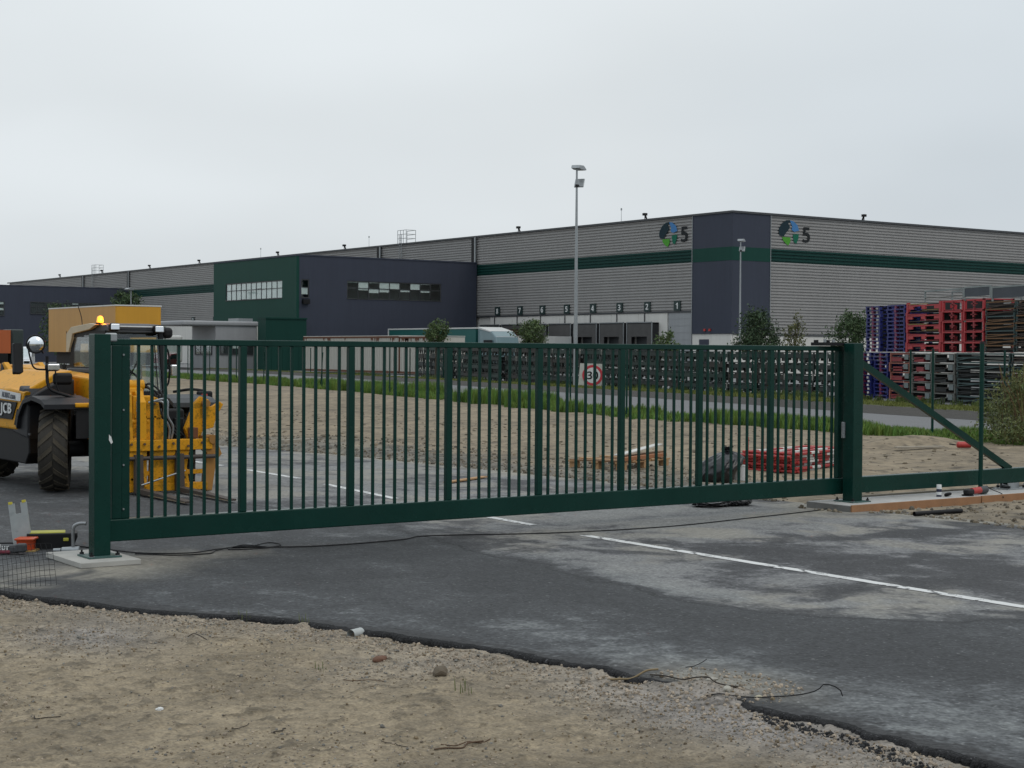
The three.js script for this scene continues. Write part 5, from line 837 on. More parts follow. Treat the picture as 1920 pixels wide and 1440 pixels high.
  // boom
  part('boom', [prismX([[-10.45, 1.26], [-6.3, 1.04], [-5.95, 1.08], [-6.0, 1.36], [-6.5, 1.46], [-10.4, 1.63]], 2.47, 2.86, 0.025)], Y, o);
  part('boom_tail', [prismX([[-10.62, 1.0], [-10.1, 0.95], [-10.05, 1.56], [-10.3, 1.68], [-10.6, 1.64]], 2.36, 2.44, 0.01), prismX([[-10.62, 1.0], [-10.1, 0.95], [-10.05, 1.56], [-10.3, 1.68], [-10.6, 1.64]], 2.89, 2.97, 0.01), cylB(V(2.3, 1.52, -10.4), V(3.0, 1.52, -10.4), 0.08, 0.08, 16)], Y, o);
  part('boom_number', text('53', 0.11, 0.006).rotateY(-Math.PI / 2).translate(2.35, 1.2, -10.4), mats.white, o);
  part('boom_hose', [tube([V(2.4, 1.66, -10.4), V(2.32, 1.45, -10.2), V(2.34, 1.15, -10.1)], 0.045, 16, 8)], K, o);
  part('boom_nose', [prismX([[-6.55, 0.92], [-6.35, 1.50], [-6.15, 1.62], [-5.98, 1.40], [-5.80, 1.30], [-5.74, 0.5], [-5.95, 0.42]], 2.52, 2.62, 0.012), prismX([[-6.55, 0.92], [-6.3, 1.32], [-5.9, 1.34], [-5.76, 1.2], [-5.74, 0.5], [-5.95, 0.42]], 2.70, 2.80, 0.012)], Y, o);
  part('pivot_pin', [cylB(V(2.45, 1.42, -6.12), V(2.9, 1.42, -6.12), 0.075, 0.075, 16), cylB(V(2.48, 0.95, -5.86), V(2.86, 0.95, -5.86), 0.05, 0.05, 14)], Y, o);
  // carriage and forks
  const car_ = part('carriage', [rbx(2.50, 3.72, 0.565, 0.71, -5.82, -5.70, 0.012), prism([[2.66, 0.71], [3.02, 0.71], [3.02, 1.0], [2.98, 1.24], [2.90, 1.27], [2.66, 1.27]], 0.12, 0.02).translate(0, 0, -5.96), rbx(2.50, 3.66, 0.03, 0.13, -5.84, -5.72, 0.01), prism([[2.50, 0.10], [2.80, 0.10], [2.80, 0.58], [2.56, 0.58]], 0.05, 0.005).translate(0, 0, -5.79), prism([[2.84, 0.10], [3.20, 0.10], [3.18, 0.30], [3.20, 0.58], [2.86, 0.58]], 0.05, 0.005).translate(0, 0, -5.79), prism([[3.24, 0.10], [3.40, 0.10], [3.36, 0.34], [3.40, 0.58], [3.24, 0.58]], 0.05, 0.005).translate(0, 0, -5.79), prism([[3.02, 0.71], [3.12, 0.71], [3.08, 0.95], [3.02, 1.0]], 0.10, 0.01).translate(0, 0, -5.94), rbx(2.50, 3.70, 0.24, 0.30, -5.82, -5.75, 0.008)], YD, o);
  for (const g of [bx(2.80, 2.83, 0.72, 1.02, -5.835, -5.80), bx(2.93, 2.96, 0.72, 1.02, -5.835, -5.80), bx(2.66, 3.03, 1.0, 1.03, -5.835, -5.80), prismX([[-5.84, 0.1], [-5.70, 0.1], [-5.80, 0.5], [-5.84, 0.56]], 3.19, 3.22), prismX([[-5.84, 0.1], [-5.70, 0.1], [-5.80, 0.5], [-5.84, 0.56]], 2.76, 2.79)]) part('carriage_rib', g, YD, car_);
  part('side_arm', [prism([[3.62, 0.02], [3.72, 0.02], [3.78, 0.42], [3.86, 0.50], [3.76, 0.74], [3.60, 0.74], [3.58, 0.60], [3.66, 0.52]], 0.10, 0.01).translate(0, 0, -5.84)], M([0.36, 0.17, 0.035], 0.7), car_);
  part('tilt_link', [prism([[3.44, 0.72], [3.60, 0.72], [3.70, 0.98], [3.72, 1.22], [3.62, 1.26], [3.54, 1.18], [3.40, 0.84]], 0.06, 0.01).translate(0, 0, -5.92), prism([[3.66, 0.84], [3.76, 0.86], [3.80, 1.0], [3.90, 1.16], [3.86, 1.19], [3.74, 1.12], [3.66, 1.16]], 0.05, 0.01).translate(0, 0, -5.84)], YD, car_);
  part('link_pin', [cylB(V(3.66, 1.18, -5.86), V(3.66, 1.18, -5.74), 0.045, 0.045, 14), cylB(V(3.72, 0.70, -5.86), V(3.72, 0.70, -5.68), 0.06, 0.06, 14)], M([0.32, 0.15, 0.03], 0.6), car_);
  part('link_strut', barB(V(3.38, 0.72, -5.98), V(3.58, 1.16, -5.98), 0.05, 0.07, V(0, 0, 1)), K, car_);
  part('fork_rail', [cylB(V(2.48, 0.475, -5.67), V(3.76, 0.475, -5.67), 0.028, 0.028, 12)], M([0.05, 0.04, 0.035], 0.6), car_);
  part('lock_rod', [cylB(V(2.68, 0.13, -5.62), V(3.3, 0.30, -5.64), 0.012, 0.012, 8)], mats.galv, car_);
  part('hose', [tube([V(2.88, 1.22, -5.78), V(3.02, 1.2, -5.72), V(3.04, 1.0, -5.72), V(3.12, 0.86, -5.74), V(3.13, 0.72, -5.78)], 0.016, 24, 8), tube([V(2.84, 1.2, -5.78), V(3.06, 1.24, -5.70), V(3.08, 1.02, -5.70), V(3.16, 0.88, -5.72), V(3.16, 0.70, -5.78)], 0.014, 24, 8)], mats.galv, car_);
  const forkM = M([0.06, 0.045, 0.035], 0.7, { mottled: mot3 });
  for (const x of [2.66, 3.23]) { const f = part('fork', [prismX([[-5.70, 0.03], [-4.05, 0.03], [-4.05, 0.045], [-5.0, 0.075], [-5.62, 0.085], [-5.64, 0.52], [-5.70, 0.52]], x - 0.055, x + 0.055, 0.004)], forkM, o); part('fork_edge', bx(x - 0.058, x + 0.058, 0.028, 0.036, -5.2, -4.06), M([0.25, 0.19, 0.11], 0.7), f); }
  // cab
  const cab = part('cab', [bx(2.95, 3.86, 1.0, 1.3, -9.05, -7.58), bx(2.95, 3.0, 1.3, 1.58, -9.05, -7.58), bx(2.95, 3.05, 1.56, 1.64, -9.08, -7.58)], K, o);
  for (const g of [barB(V(3.0, 1.3, -9.05), V(3.02, 2.16, -8.95), 0.10, 0.10), barB(V(2.99, 1.3, -7.60), V(3.03, 2.16, -7.72), 0.07, 0.07), barB(V(3.83, 1.2, -7.60), V(3.80, 2.16, -7.72), 0.07, 0.07), barB(V(3.83, 1.3, -9.0), V(3.80, 2.16, -8.95), 0.08, 0.08), barB(V(3.0, 2.12, -8.95), V(3.02, 2.12, -7.72), 0.07, 0.09), barB(V(3.8, 2.12, -8.95), V(3.8, 2.12, -7.72), 0.07, 0.09)]) part('pillar', g, mats.black, cab);
  part('roof', [prismX([[-9.12, 2.0], [-9.12, 2.10], [-8.95, 2.20], [-8.2, 2.255], [-7.75, 2.235], [-7.62, 2.19], [-7.62, 2.165], [-8.95, 2.15], [-9.05, 2.0]], 3.0, 3.84, 0.02)], mats.greyPlastic, cab);
  part('roof_side', [prismX([[-9.15, 1.86], [-9.14, 2.12], [-8.95, 2.215], [-8.2, 2.262], [-7.95, 2.25], [-8.2, 2.19], [-8.9, 2.13], [-9.06, 1.86]], 2.93, 2.99, 0.008)], M([0.50, 0.45, 0.33], 0.55), cab); part('roof_strip', [rbx(3.14, 3.64, 2.212, 2.232, -7.66, -7.585, 0.005)], mats.white, cab);
  part('roof_front', [rbx(3.02, 3.80, 2.155, 2.195, -7.72, -7.60, 0.015)], mats.black, cab);
  part('side_glass', [bx(2.972, 2.98, 1.63, 2.10, -8.98, -7.66)], mats.glass, cab); part('side_glass', [bx(3.83, 3.838, 1.3, 2.10, -8.98, -7.66)], mats.glass, cab);
  part('windscreen', [prismX([[-7.60, 1.30], [-7.592, 1.30], [-7.70, 2.14], [-7.708, 2.14]], 3.03, 3.80)], mats.glass, cab); part('rear_glass', [bx(3.05, 3.8, 1.5, 2.1, -9.02, -9.012)], mats.glass, cab);
  part('seat', [rbx(3.2, 3.62, 1.3, 1.42, -8.8, -8.3, 0.04), rbx(3.22, 3.60, 1.4, 1.9, -8.92, -8.78, 0.05)], mats.black, cab);
  part('steering_wheel', [new THREE.TorusGeometry(0.17, 0.015, 8, 24).rotateX(-1.0).translate(3.4, 1.5, -7.98), cylB(V(3.4, 1.25, -7.85), V(3.4, 1.5, -7.98), 0.025, 0.025, 8)], mats.black, cab);
  for (const g of [barB(V(3.62, 1.32, -7.57), V(3.3, 1.62, -7.62), 0.012, 0.012), barB(V(3.72, 1.32, -7.57), V(3.7, 2.0, -7.66), 0.012, 0.012), barB(V(3.2, 1.34, -7.57), V(3.45, 1.75, -7.63), 0.012, 0.012)]) part('wiper', g, mats.black, cab);
  part('window_sill', [rbx(2.9, 2.99, 1.55, 1.62, -9.0, -7.6, 0.02)], GP, cab);
  // small fittings: bolts, decals, hoses, ram
  for (const [x, y, z] of [[2.57, 0.66, -5.69], [2.75, 0.66, -5.69], [2.95, 0.62, -5.69], [3.15, 0.66, -5.69], [3.36, 0.62, -5.69], [3.56, 0.66, -5.69], [2.60, 0.2, -5.755], [2.70, 0.45, -5.755], [2.98, 0.2, -5.755], [3.10, 0.46, -5.755], [3.33, 0.2, -5.755], [2.72, 1.2, -5.83], [2.94, 1.18, -5.83], [2.72, 0.8, -5.83]]) part('bolt_head', cylB(V(x, y, z), V(x, y, z + 0.02), 0.018, 0.018, 6), M([0.09, 0.05, 0.025], 0.7, { mottled: null }), car_);
  part('ram_cylinder', [cylB(V(2.66, 1.02, -6.5), V(2.66, 0.82, -6.0), 0.055, 0.055, 14)], YD, o); part('ram_rod', [cylB(V(2.66, 0.82, -6.0), V(2.66, 0.72, -5.78), 0.028, 0.028, 12)], mats.chrome, o);
  for (const [a, b] of [[0.0, 0.02], [0.05, 0.05], [0.1, 0.0]]) part('hydraulic_hose', tube([V(2.84 + a, 1.3, -6.4), V(2.9 + a, 1.44 - b, -6.15), V(3.0 + a, 1.3, -5.95), V(3.02 + a, 1.06, -5.94), V(3.2 + a, 0.86, -5.98), V(3.3 + a, 0.74, -5.9)], 0.014, 28, 7), mats.black, o);
  part('gearbox_cover', [rbx(3.05, 3.5, 0.74, 1.1, -6.3, -6.12, 0.04), cylB(V(3.2, 0.92, -6.13), V(3.2, 0.92, -6.05), 0.09, 0.09, 14), rbx(3.33, 3.46, 0.80, 0.98, -6.13, -6.06, 0.02)], K, o);
  part('rust_bracket', [rbx(3.42, 3.52, 0.72, 0.86, -5.84, -5.72, 0.01), rbx(2.46, 2.56, 0.72, 0.84, -5.84, -5.70, 0.01)], M([0.16, 0.055, 0.02], 0.85, { mottled: mot3 }), car_);
  part('decal', [prismX([[-6.2, 1.2], [-6.08, 1.2], [-6.08, 1.32], [-6.2, 1.32]], 2.452, 2.456)], mats.black, o); part('decal', bx(2.69, 2.79, 1.08, 1.22, -5.818, -5.814), mats.offWhite, o); part('decal', [prismX([[-7.5, 1.18], [-7.38, 1.18], [-7.38, 1.28], [-7.5, 1.28]], 2.432, 2.436)], mats.white, o);
  part('grab_rail', tube([V(3.9, 1.35, -7.75), V(3.95, 1.4, -7.75), V(3.95, 1.9, -7.78), V(3.88, 1.95, -7.8)], 0.014, 18, 7), mats.black, cab);
  // lamps, beacon, mirrors, aerial
  for (const [x, y] of [[3.06, 2.215], [3.72, 2.19]]) { const l = part('work_lamp', [rbx(x - 0.075, x + 0.075, y - 0.055, y + 0.055, -7.62, -7.52, 0.03)], mats.black, o); part('lens', [rbx(x - 0.062, x + 0.062, y - 0.043, y + 0.043, -7.53, -7.51, 0.01)], mats.chrome, l); }
  const bc = part('beacon', [cylB(V(3.02, 2.24, -8.0), V(3.02, 2.28, -8.0), 0.06, 0.06, 16)], mats.black, o);
  part('beacon_lamp', [cylB(V(3.02, 2.28, -8.0), V(3.02, 2.335, -8.0), 0.05, 0.044, 16), new THREE.SphereGeometry(0.044, 14, 8, 0, 6.3, 0, 1.57).translate(3.02, 2.335, -8.0)], new THREE.MeshPhysicalMaterial({ color: C(0.8, 0.28, 0.02), roughness: 0.3, emissive: C(1, 0.36, 0.03), emissiveIntensity: 1.6 }), bc);
  const bl = new THREE.PointLight(0xff9020, 0.5, 4); bl.position.set(3.02 - 2.85, 2.33, 0.07); bl.castShadow = true; o.add(bl);
  part('aerial', tube([V(2.98, 2.2, -8.6), V(2.97, 2.36, -8.62), V(2.93, 2.52, -8.64)], 0.006, 8, 5), mats.black, o);
  part('air_horn', [rbx(3.84, 4.0, 2.06, 2.22, -7.9, -7.66, 0.06, 3), cylB(V(3.8, 2.08, -7.75), V(3.92, 2.12, -7.75), 0.03, 0.03, 8)], mats.black, o);
  const mArm = part('mirror_arm', [tube([V(2.36, 1.14, -6.5), V(2.1, 1.26, -6.62), V(1.86, 1.36, -6.72), V(1.83, 1.44, -6.75), V(1.83, 1.62, -6.78), V(1.83, 1.80, -6.78)], 0.022, 30, 8), tube([V(1.83, 1.62, -6.78), V(1.66, 1.64, -6.76), V(1.62, 1.70, -6.76), V(1.58, 1.98, -6.76), V(1.66, 2.0, -6.76), V(1.78, 1.84, -6.78)], 0.012, 30, 6), tube([V(1.98, 1.28, -6.68), V(1.93, 1.42, -6.7), V(1.92, 1.66, -6.72)], 0.01, 12, 6)], mats.black, o);
  part('round_mirror', [new THREE.SphereGeometry(0.16, 24, 12, 0, 6.2832, 0, 0.8).rotateX(Math.PI / 2).rotateY(-0.3).translate(1.70, 1.96, -6.86)], mats.chrome, mArm);
  part('mirror_shell', [new THREE.TorusGeometry(0.115, 0.012, 8, 28).rotateY(-0.3).translate(1.667, 1.96, -6.752)], mats.black, mArm);
  part('wing_mirror', [rbx(1.90, 2.16, 1.42, 1.58, -6.80, -6.70, 0.045, 3)], mats.black, mArm);
  const hl = part('headlight', [rbx(1.78, 1.97, 1.60, 1.71, -6.76, -6.66, 0.045, 3)], mats.black, o); part('lens', [rbx(1.80, 1.96, 1.61, 1.70, -6.68, -6.645, 0.03, 2)], mats.chrome, hl);
  const tail = part('grille_mirror', [prismX([[-6.9, 1.95], [-6.86, 1.95], [-6.8, 1.6], [-6.88, 1.58]], 1.40, 1.52, 0.02)], K, mArm);
  const lm = part('lamp_arm', [tube([V(3.8, 1.30, -7.2), V(3.95, 1.34, -6.9), V(4.08, 1.32, -6.75)], 0.02, 12, 6), rbx(3.96, 4.18, 1.18, 1.32, -6.8, -6.7, 0.03)], mats.black, o); part('indicator_lamp', [rbx(4.0, 4.09, 1.22, 1.28, -6.71, -6.68, 0.01)], mats.red, lm);
  part('wing_mirror', [rbx(3.94, 4.04, 1.52, 1.68, -7.66, -7.60, 0.02)], mats.chrome, o);
}

// ---------------------------------------------------------------- things lying on the site
{ // broken pallet with loose planks
  const o = thing('broken_pallet', 'broken wooden pallet with a tilted white plank on the sand', 'pallet', [11, 0.03, -6.0], undefined, 0.35); const w = mats.wood, d = M([0.22, 0.12, 0.06], 0.85, { mottled: mot3 });
  for (const z of [-0.45, -0.02, 0.42]) for (const x of [-0.68, 0, 0.66]) lpart('block', rbx(x - 0.07, x + 0.07, 0.02, 0.12, z - 0.06, z + 0.06, 0.006, 1), w, o);
  for (const z of [-0.45, 0, 0.44]) lpart('bottom_plank', rbx(-0.75, 0.75, 0, 0.02, z - 0.05, z + 0.05, 0.003, 1), mats.woodGrey, o);
  for (const z of [-0.45, -0.02, 0.42]) lpart('stringer', rbx(-0.78, 0.78, 0.12, 0.145, z - 0.06, z + 0.06, 0.003, 1), w, o);
  [-0.7, -0.42, -0.12, 0.2, 0.5].forEach((x, i) => lpart('top_plank', rbx(x - 0.06, x + 0.07, 0.145, 0.167, -0.5, 0.5, 0.003, 1).rotateX((i % 2 - 0.5) * 0.03), i % 2 ? w : d, o));
  lpart('loose_plank', rbx(-0.85, 0.75, 0.165, 0.225, 0.38, 0.46, 0.004, 1).rotateY(0.06), M([0.34, 0.14, 0.06], 0.8, { mottled: mot3 }), o);
  lpart('loose_plank', rbx(-0.2, 0.95, 0.17, 0.22, 0.1, 0.2, 0.004, 1).rotateY(-0.1).rotateZ(0.03), d, o);
  lpart('white_plank', rbx(-0.62, 0.7, 0, 0.02, -0.07, 0.07, 0.003, 1).rotateZ(0.09).translate(0.05, 0.29, 0.28), mats.offWhite, o);
}
{ // pile of red and white barriers
  const r = M([0.38, 0.034, 0.03], 0.55, { mottled: mot3 }), w = M([0.62, 0.60, 0.57], 0.6, { mottled: mot3 }), rnd = rngOf(61); let n = 0;
  for (let l = 0; l < 7; l++) {
    const o = thing('safety_barrier', 'red and white safety barrier in the flat pile on the sand, ' + (l === 0 ? 'bottom one' : l === 6 ? 'top one' : nth[l] + ' from the bottom'), 'barrier', [13.3 + (rnd() - 0.5) * 0.2, 0.04 + l * 0.045, -4.35 + (rnd() - 0.5) * 0.12], 'pile of barriers', 0.30 + (rnd() - 0.5) * 0.1);
    for (const z of [-0.42, -0.14, 0.14, 0.42]) { const cut = [-1.05, -0.68 + 0.2 * rnd(), -0.3 + 0.2 * rnd(), 0.12 + 0.2 * rnd(), 0.5 + 0.15 * rnd(), 1.05]; for (let k = 0; k < 5; k++) lpart(k % 2 ? 'white_band' : 'red_band', rbx(cut[k], cut[k + 1], 0.004, 0.044, z - 0.04, z + 0.04, 0.008, 1), k % 2 ? w : r, o); }
    for (const x of [-0.98, 0.98]) lpart('end_tube', cylB(V(x, 0.026, -0.5), V(x, 0.026, 0.5), 0.022, 0.022, 8), r, o);
    if (l === 6) for (const x of [-0.95, -0.45]) lpart('foot', rbx(x - 0.02, x + 0.02, 0.04, 0.26, -0.46, -0.42, 0.005, 1), M([0.5, 0.12, 0.08], 0.6), o);
  }
}
function crumple(geo, amp, f, seed) { // sharp folds: ridged noise pushed along the surface normal
  const p = geo.attributes.position; for (let i = 0; i < p.count; i++) { const v = V().fromBufferAttribute(p, i), n = v.clone().normalize(), a = Math.atan2(v.z, v.x), e = n.y; const rid = (x, y, s) => 1 - Math.abs(2 * noise(x, y, s) - 1); const k = 0.5 * (rid(a * 2.2 + e * 2 + 20, e * 1.3 + 5, seed) - 0.5) + 0.32 * (rid(Math.cos(a) * f * 0.35 + e * 3 + 9, Math.sin(a) * f * 0.35 - e * 2.5 + 9, seed + 1) - 0.5) + 0.3 * (rid(Math.cos(a) * f * 0.8 + e * 5, Math.sin(a) * f * 0.8 + e * 3, seed + 2) - 0.5); v.addScaledVector(n, k * amp); p.setXYZ(i, v.x, v.y, v.z); } geo.computeVertexNormals(); return geo; }
const binBag = M([0.010, 0.010, 0.012], 0.3, { mottled: null });
{
  const b = thing('rubbish_bag', 'full black plastic rubbish bag standing behind the gate', 'bag', [10.28, 0, -2.95]);
  // sagging sack pinched at the neck, folds running up to the knot
  const prof = [[0.0, 0.14], [0.03, 0.21], [0.1, 0.26], [0.2, 0.29], [0.3, 0.30], [0.38, 0.26], [0.44, 0.18], [0.475, 0.06], [0.50, 0.045], [0.53, 0.065], [0.55, 0.075]], NA = 96, NT = 60, pp = [], ii = [];
  for (let j = 0; j <= NT; j++) for (let i = 0; i <= NA; i++) {
    const f = j / NT * (prof.length - 1), k = Math.min(Math.floor(f), prof.length - 2), t = f - k, y = mix(prof[k][0], prof[k + 1][0], t), r0 = mix(prof[k][1], prof[k + 1][1], t), al = i / NA * Math.PI * 2, ca = Math.cos(al), sa = Math.sin(al), up = sstep(0.12, 0.45, y);
    const rid = (x, q, s) => 1 - Math.abs(2 * noise(x, q, s) - 1), fold = up * 0.20 * (rid(ca * 3.2 + 9, sa * 3.2 + 9, 3) - 0.55) + 0.12 * (noise(ca * 1.6 + 5 + y * 5, sa * 1.6 + 5, 5) - 0.5) + 0.07 * (rid(ca * 4 + y * 14 + 3, sa * 4 - y * 9 + 7, 8) - 0.5);
    const r = r0 * (1 + fold * (r0 > 0.1 ? 1.6 : 0.9)), lean = 0.24 * sstep(0.12, 0.5, y); pp.push(r * ca * 1.1 + lean, y * (1 + 0.06 * (noise(ca * 2 + 4, sa * 2 + 4, 12) - 0.5)), r * sa * 0.85);
  }
  for (let j = 0; j < NT; j++) for (let i = 0; i < NA; i++) { const q = j * (NA + 1) + i; ii.push(q, q + NA + 1, q + 1, q + 1, q + NA + 1, q + NA + 2); }
  const bg = new THREE.BufferGeometry(); bg.setAttribute('position', new THREE.Float32BufferAttribute(pp, 3)); bg.setIndex(ii); bg.computeVertexNormals(); bg.setAttribute('uv', new THREE.BufferAttribute(new Float32Array(pp.length / 3 * 2), 2));
  binBag.side = THREE.DoubleSide; lpart('sack', bg, binBag, b, false); lpart('tie', new THREE.TorusGeometry(0.052, 0.008, 6, 20).rotateX(Math.PI / 2).translate(0.235, 0.488, 0), mats.black, b);
  const c = thing('plastic_bucket', 'white plastic bucket beside the black rubbish bag', 'bucket', [10.78, 0.02, -3.0]);
  lpart('shell', [new THREE.CylinderGeometry(0.115, 0.095, 0.24, 20, 1, true).translate(0, 0.12, 0), new THREE.CylinderGeometry(0.095, 0.095, 0.01, 20).translate(0, 0.006, 0)], M([0.62, 0.63, 0.63], 0.45, { side: THREE.DoubleSide }), c); lpart('rim', new THREE.TorusGeometry(0.116, 0.008, 6, 24).rotateX(Math.PI / 2).translate(0, 0.24, 0), mats.white, c);
  const f = thing('plastic_sheet', 'crumpled black plastic bag lying flat under the gate beam', 'bag', [8.15, 0, -0.62]);
  lpart('bag', crumple(new THREE.IcosahedronGeometry(0.26, 20), 0.12, 7, 9).scale(1.15, 0.2, 0.6).translate(0, 0.035, 0), binBag, f, false); lpart('fold', crumple(new THREE.IcosahedronGeometry(0.13, 14), 0.08, 12, 19).scale(1.5, 0.42, 0.7).translate(0.28, 0.045, 0.1), binBag, f, false);
}
solo('black_pipe', [tube([V(9.3, 0.03, 1.56), V(9.65, 0.035, 1.62), V(10.0, 0.04, 1.68)], 0.028, 10, 12)], mats.black, 'short black plastic pipe lying on the sand in front of the plinth', 'pipe');
{
  const o = thing('gas_bottle', 'small red metal cylinder lying on the sand near the shrub', 'cylinder', [20.1, 0.06, -6.5], undefined, -0.5); o.scale.setScalar(0.62);
  lpart('body', [cylB(V(-0.2, 0.1, 0), V(0.2, 0.1, 0), 0.1, 0.1, 16), new THREE.SphereGeometry(0.1, 12, 8).scale(0.5, 1, 1).translate(-0.2, 0.1, 0)], mats.red, o); lpart('valve', [cylB(V(0.2, 0.1, 0), V(0.26, 0.1, 0), 0.04, 0.04, 10), cylB(V(-0.28, 0.1, 0), V(-0.5, 0.13, 0.03), 0.02, 0.02, 8)], mats.dark, o);
  solo('plank', [rbx(-0.55, 0.55, 0, 0.03, -0.06, 0.06, 0.003, 1).rotateY(-0.25).translate(19.2, 0.07, -6.85)], mats.woodGrey, 'pale plank lying below the sand heap right of the gate', 'plank');
  solo('plank', [rbx(-0.6, 0.6, 0, 0.022, -0.05, 0.05, 0.003, 1).rotateY(0.5).translate(7.6, 0.012, -5.4)], mats.wood, 'short pale plank on the asphalt behind the middle of the gate', 'plank');
  solo('timber_beam', [rbx(-0.9, 0.9, 0, 0.09, -0.06, 0.06, 0.004, 1).rotateY(0.3).translate(9.8, 0.06, -14.2)], mats.woodGrey, 'dark timber half sunk in the sand at the driveway edge', 'timber');
}
{ // tools on the plinth
  const c = thing('spray_can', 'white-capped spray can standing on the plinth', 'spray can', [10.93, 0.077, 0.56]);
  lpart('can', cylB(V(0, 0, 0), V(0, 0.1, 0), 0.033, 0.033, 18), M([0.02, 0.022, 0.05], 0.4, { mottled: null }), c); lpart('label', cylB(V(0, 0.025, 0), V(0, 0.062, 0), 0.0335, 0.0335, 18), mats.white, c); lpart('cap', cylB(V(0, 0.1, 0), V(0, 0.155, 0), 0.034, 0.031, 18), mats.white, c);
  const r = thing('tape_roll', 'small black roll of tape beside the spray can', 'tape', [11.03, 0.077, 0.62]); lpart('roll', new THREE.TorusGeometry(0.032, 0.018, 10, 24).rotateX(1.2).translate(0, 0.03, 0), mats.black, r); lpart('core', new THREE.TorusGeometry(0.018, 0.004, 6, 20).rotateX(1.2).translate(0, 0.03, 0), mats.greyPlastic, r);
  const g = thing('angle_grinder', 'red and black angle grinder lying on the plinth', 'grinder', [11.5, 0.077, 0.66], undefined, 0.1);
  lpart('body', cylB(V(-0.06, 0.055, 0), V(0.12, 0.06, 0), 0.042, 0.045, 16), mats.red, g); lpart('handle', [cylB(V(0.12, 0.06, 0), V(0.26, 0.062, 0), 0.044, 0.05, 14)], mats.greyPlastic, g); lpart('gear_head', rbx(-0.2, -0.05, 0.012, 0.085, -0.045, 0.045, 0.025, 3), mats.dark, g); lpart('disc_guard', cylB(V(-0.15, 0.004, 0), V(-0.15, 0.016, 0), 0.075, 0.075, 24), mats.dark, g);
  lpart('cable', tube([V(0.26, 0.06, 0), V(0.36, 0.1, -0.05), V(0.44, 0.06, -0.05), V(0.46, 0.01, 0.1), V(0.36, 0.01, 0.18), V(0.3, -0.03, 0.24)], 0.006, 30, 6), mats.black, g);
}
{ // tools by the left post
  const l = thing('notched_level', 'pale grey notched board with yellow tips leaning on the asphalt', 'board', [-0.42, 0.0, -0.85], undefined, 0.0);
  const sh = prism([[-0.085, 0], [0.085, 0], [0.085, 0.44], [0.03, 0.44], [0.03, 0.34], [-0.03, 0.34], [-0.03, 0.44], [-0.085, 0.44]], 0.02, 0.002).rotateZ(0.17).rotateX(-0.12).rotateY(-0.6);
  lpart('board', sh, M([0.34, 0.37, 0.37], 0.55, { mottled: mot3 }), l);
  for (const x of [-0.066, 0.062]) lpart('tip', rbx(x - 0.018, x + 0.018, 0.435, 0.462, -0.004, 0.024, 0.004, 1).rotateZ(0.17).rotateX(-0.12).rotateY(-0.6), M([0.5, 0.42, 0.03], 0.5, { mottled: null }), l);
  const b = thing('orange_tub', 'small orange plastic tub with a rim beside the black tool case', 'tub', [-0.44, 0, -0.72], undefined, -0.6);
  lpart('tub', new THREE.CylinderGeometry(0.105, 0.09, 0.11, 4, 1, true).rotateY(Math.PI / 4).translate(0, 0.065, 0), M([0.62, 0.08, 0.02], 0.45, { side: THREE.DoubleSide, mottled: mot3 }), b); lpart('rim', rbx(-0.09, 0.09, 0.105, 0.125, -0.09, 0.09, 0.008, 1), M([0.62, 0.09, 0.025], 0.45, { mottled: mot3 }), b); lpart('sheet', bx(-0.1, 0.1, 0, 0.012, -0.085, 0.085), M([0.45, 0.3, 0.1], 0.7), b);
  const k = thing('tool_case', 'black and yellow plastic tool case open beside the left gate post', 'tool case', [-0.17, 0, -0.84], undefined, -0.35);
  lpart('case', prism([[-0.2, 0], [0.2, 0], [0.24, 0.1], [0.235, 0.125], [-0.2, 0.125]], 0.24, 0.012).translate(0, 0.012, -0.12), mats.black, k); lpart('lid_trim', [rbx(-0.19, 0.14, 0.136, 0.158, -0.1, 0.1, 0.01, 1)], M([0.42, 0.40, 0.03], 0.5, { mottled: mot3 }), k); lpart('latch', rbx(0.12, 0.17, 0.075, 0.105, 0.118, 0.14, 0.005, 1), M([0.45, 0.42, 0.05], 0.5, { mottled: null }), k);
  const h = thing('bent_handle_tool', 'steel tool with bent grey handle on the ground behind the left post', 'hand tool', [-0.16, 0, -0.25], undefined, -0.6);
  lpart('bent_handle', tube([V(0, 0.05, 0), V(0, 0.2, 0), V(0.012, 0.26, 0), V(0.06, 0.285, 0), V(0.12, 0.285, 0)], 0.016, 24, 8), mats.steel, h); lpart('body', [cylB(V(-0.18, 0.035, 0), V(-0.1, 0.035, 0), 0.018, 0.022, 10), cylB(V(-0.1, 0.035, 0), V(0.06, 0.04, 0), 0.03, 0.034, 12)], mats.galv, h); lpart('collar', cylB(V(-0.11, 0.035, 0), V(-0.1, 0.035, 0), 0.026, 0.026, 12), mats.black, h);
  const p = thing('power_tool', 'grey and red power tool with white lettering cut by the left edge', 'power tool', [-0.65, 0, -0.55], undefined, -0.6);
  lpart('body', [rbx(-0.2, 0.1, 0.01, 0.09, -0.04, 0.04, 0.03, 3), rbx(0.06, 0.15, 0.02, 0.1, -0.05, 0.05, 0.02, 2)], mats.greyPlastic, p); lpart('sleeve', rbx(-0.16, 0.02, 0.005, 0.05, -0.045, 0.045, 0.02, 2), M([0.2, 0.03, 0.05], 0.5, { mottled: null }), p); lpart('lettering', text('dur', 0.05, 0.004).translate(-0.05, 0.07, 0.041), mats.white, p);
  solo('paper_tag', [prism([[0, 0], [0.02, -0.02], [0.035, -0.07], [0.02, -0.085], [0.0, -0.05]], 0.003).translate(-0.095, 1.14, 0.478)], mats.white, 'torn white paper tag stuck on the left gate post', 'paper');
}
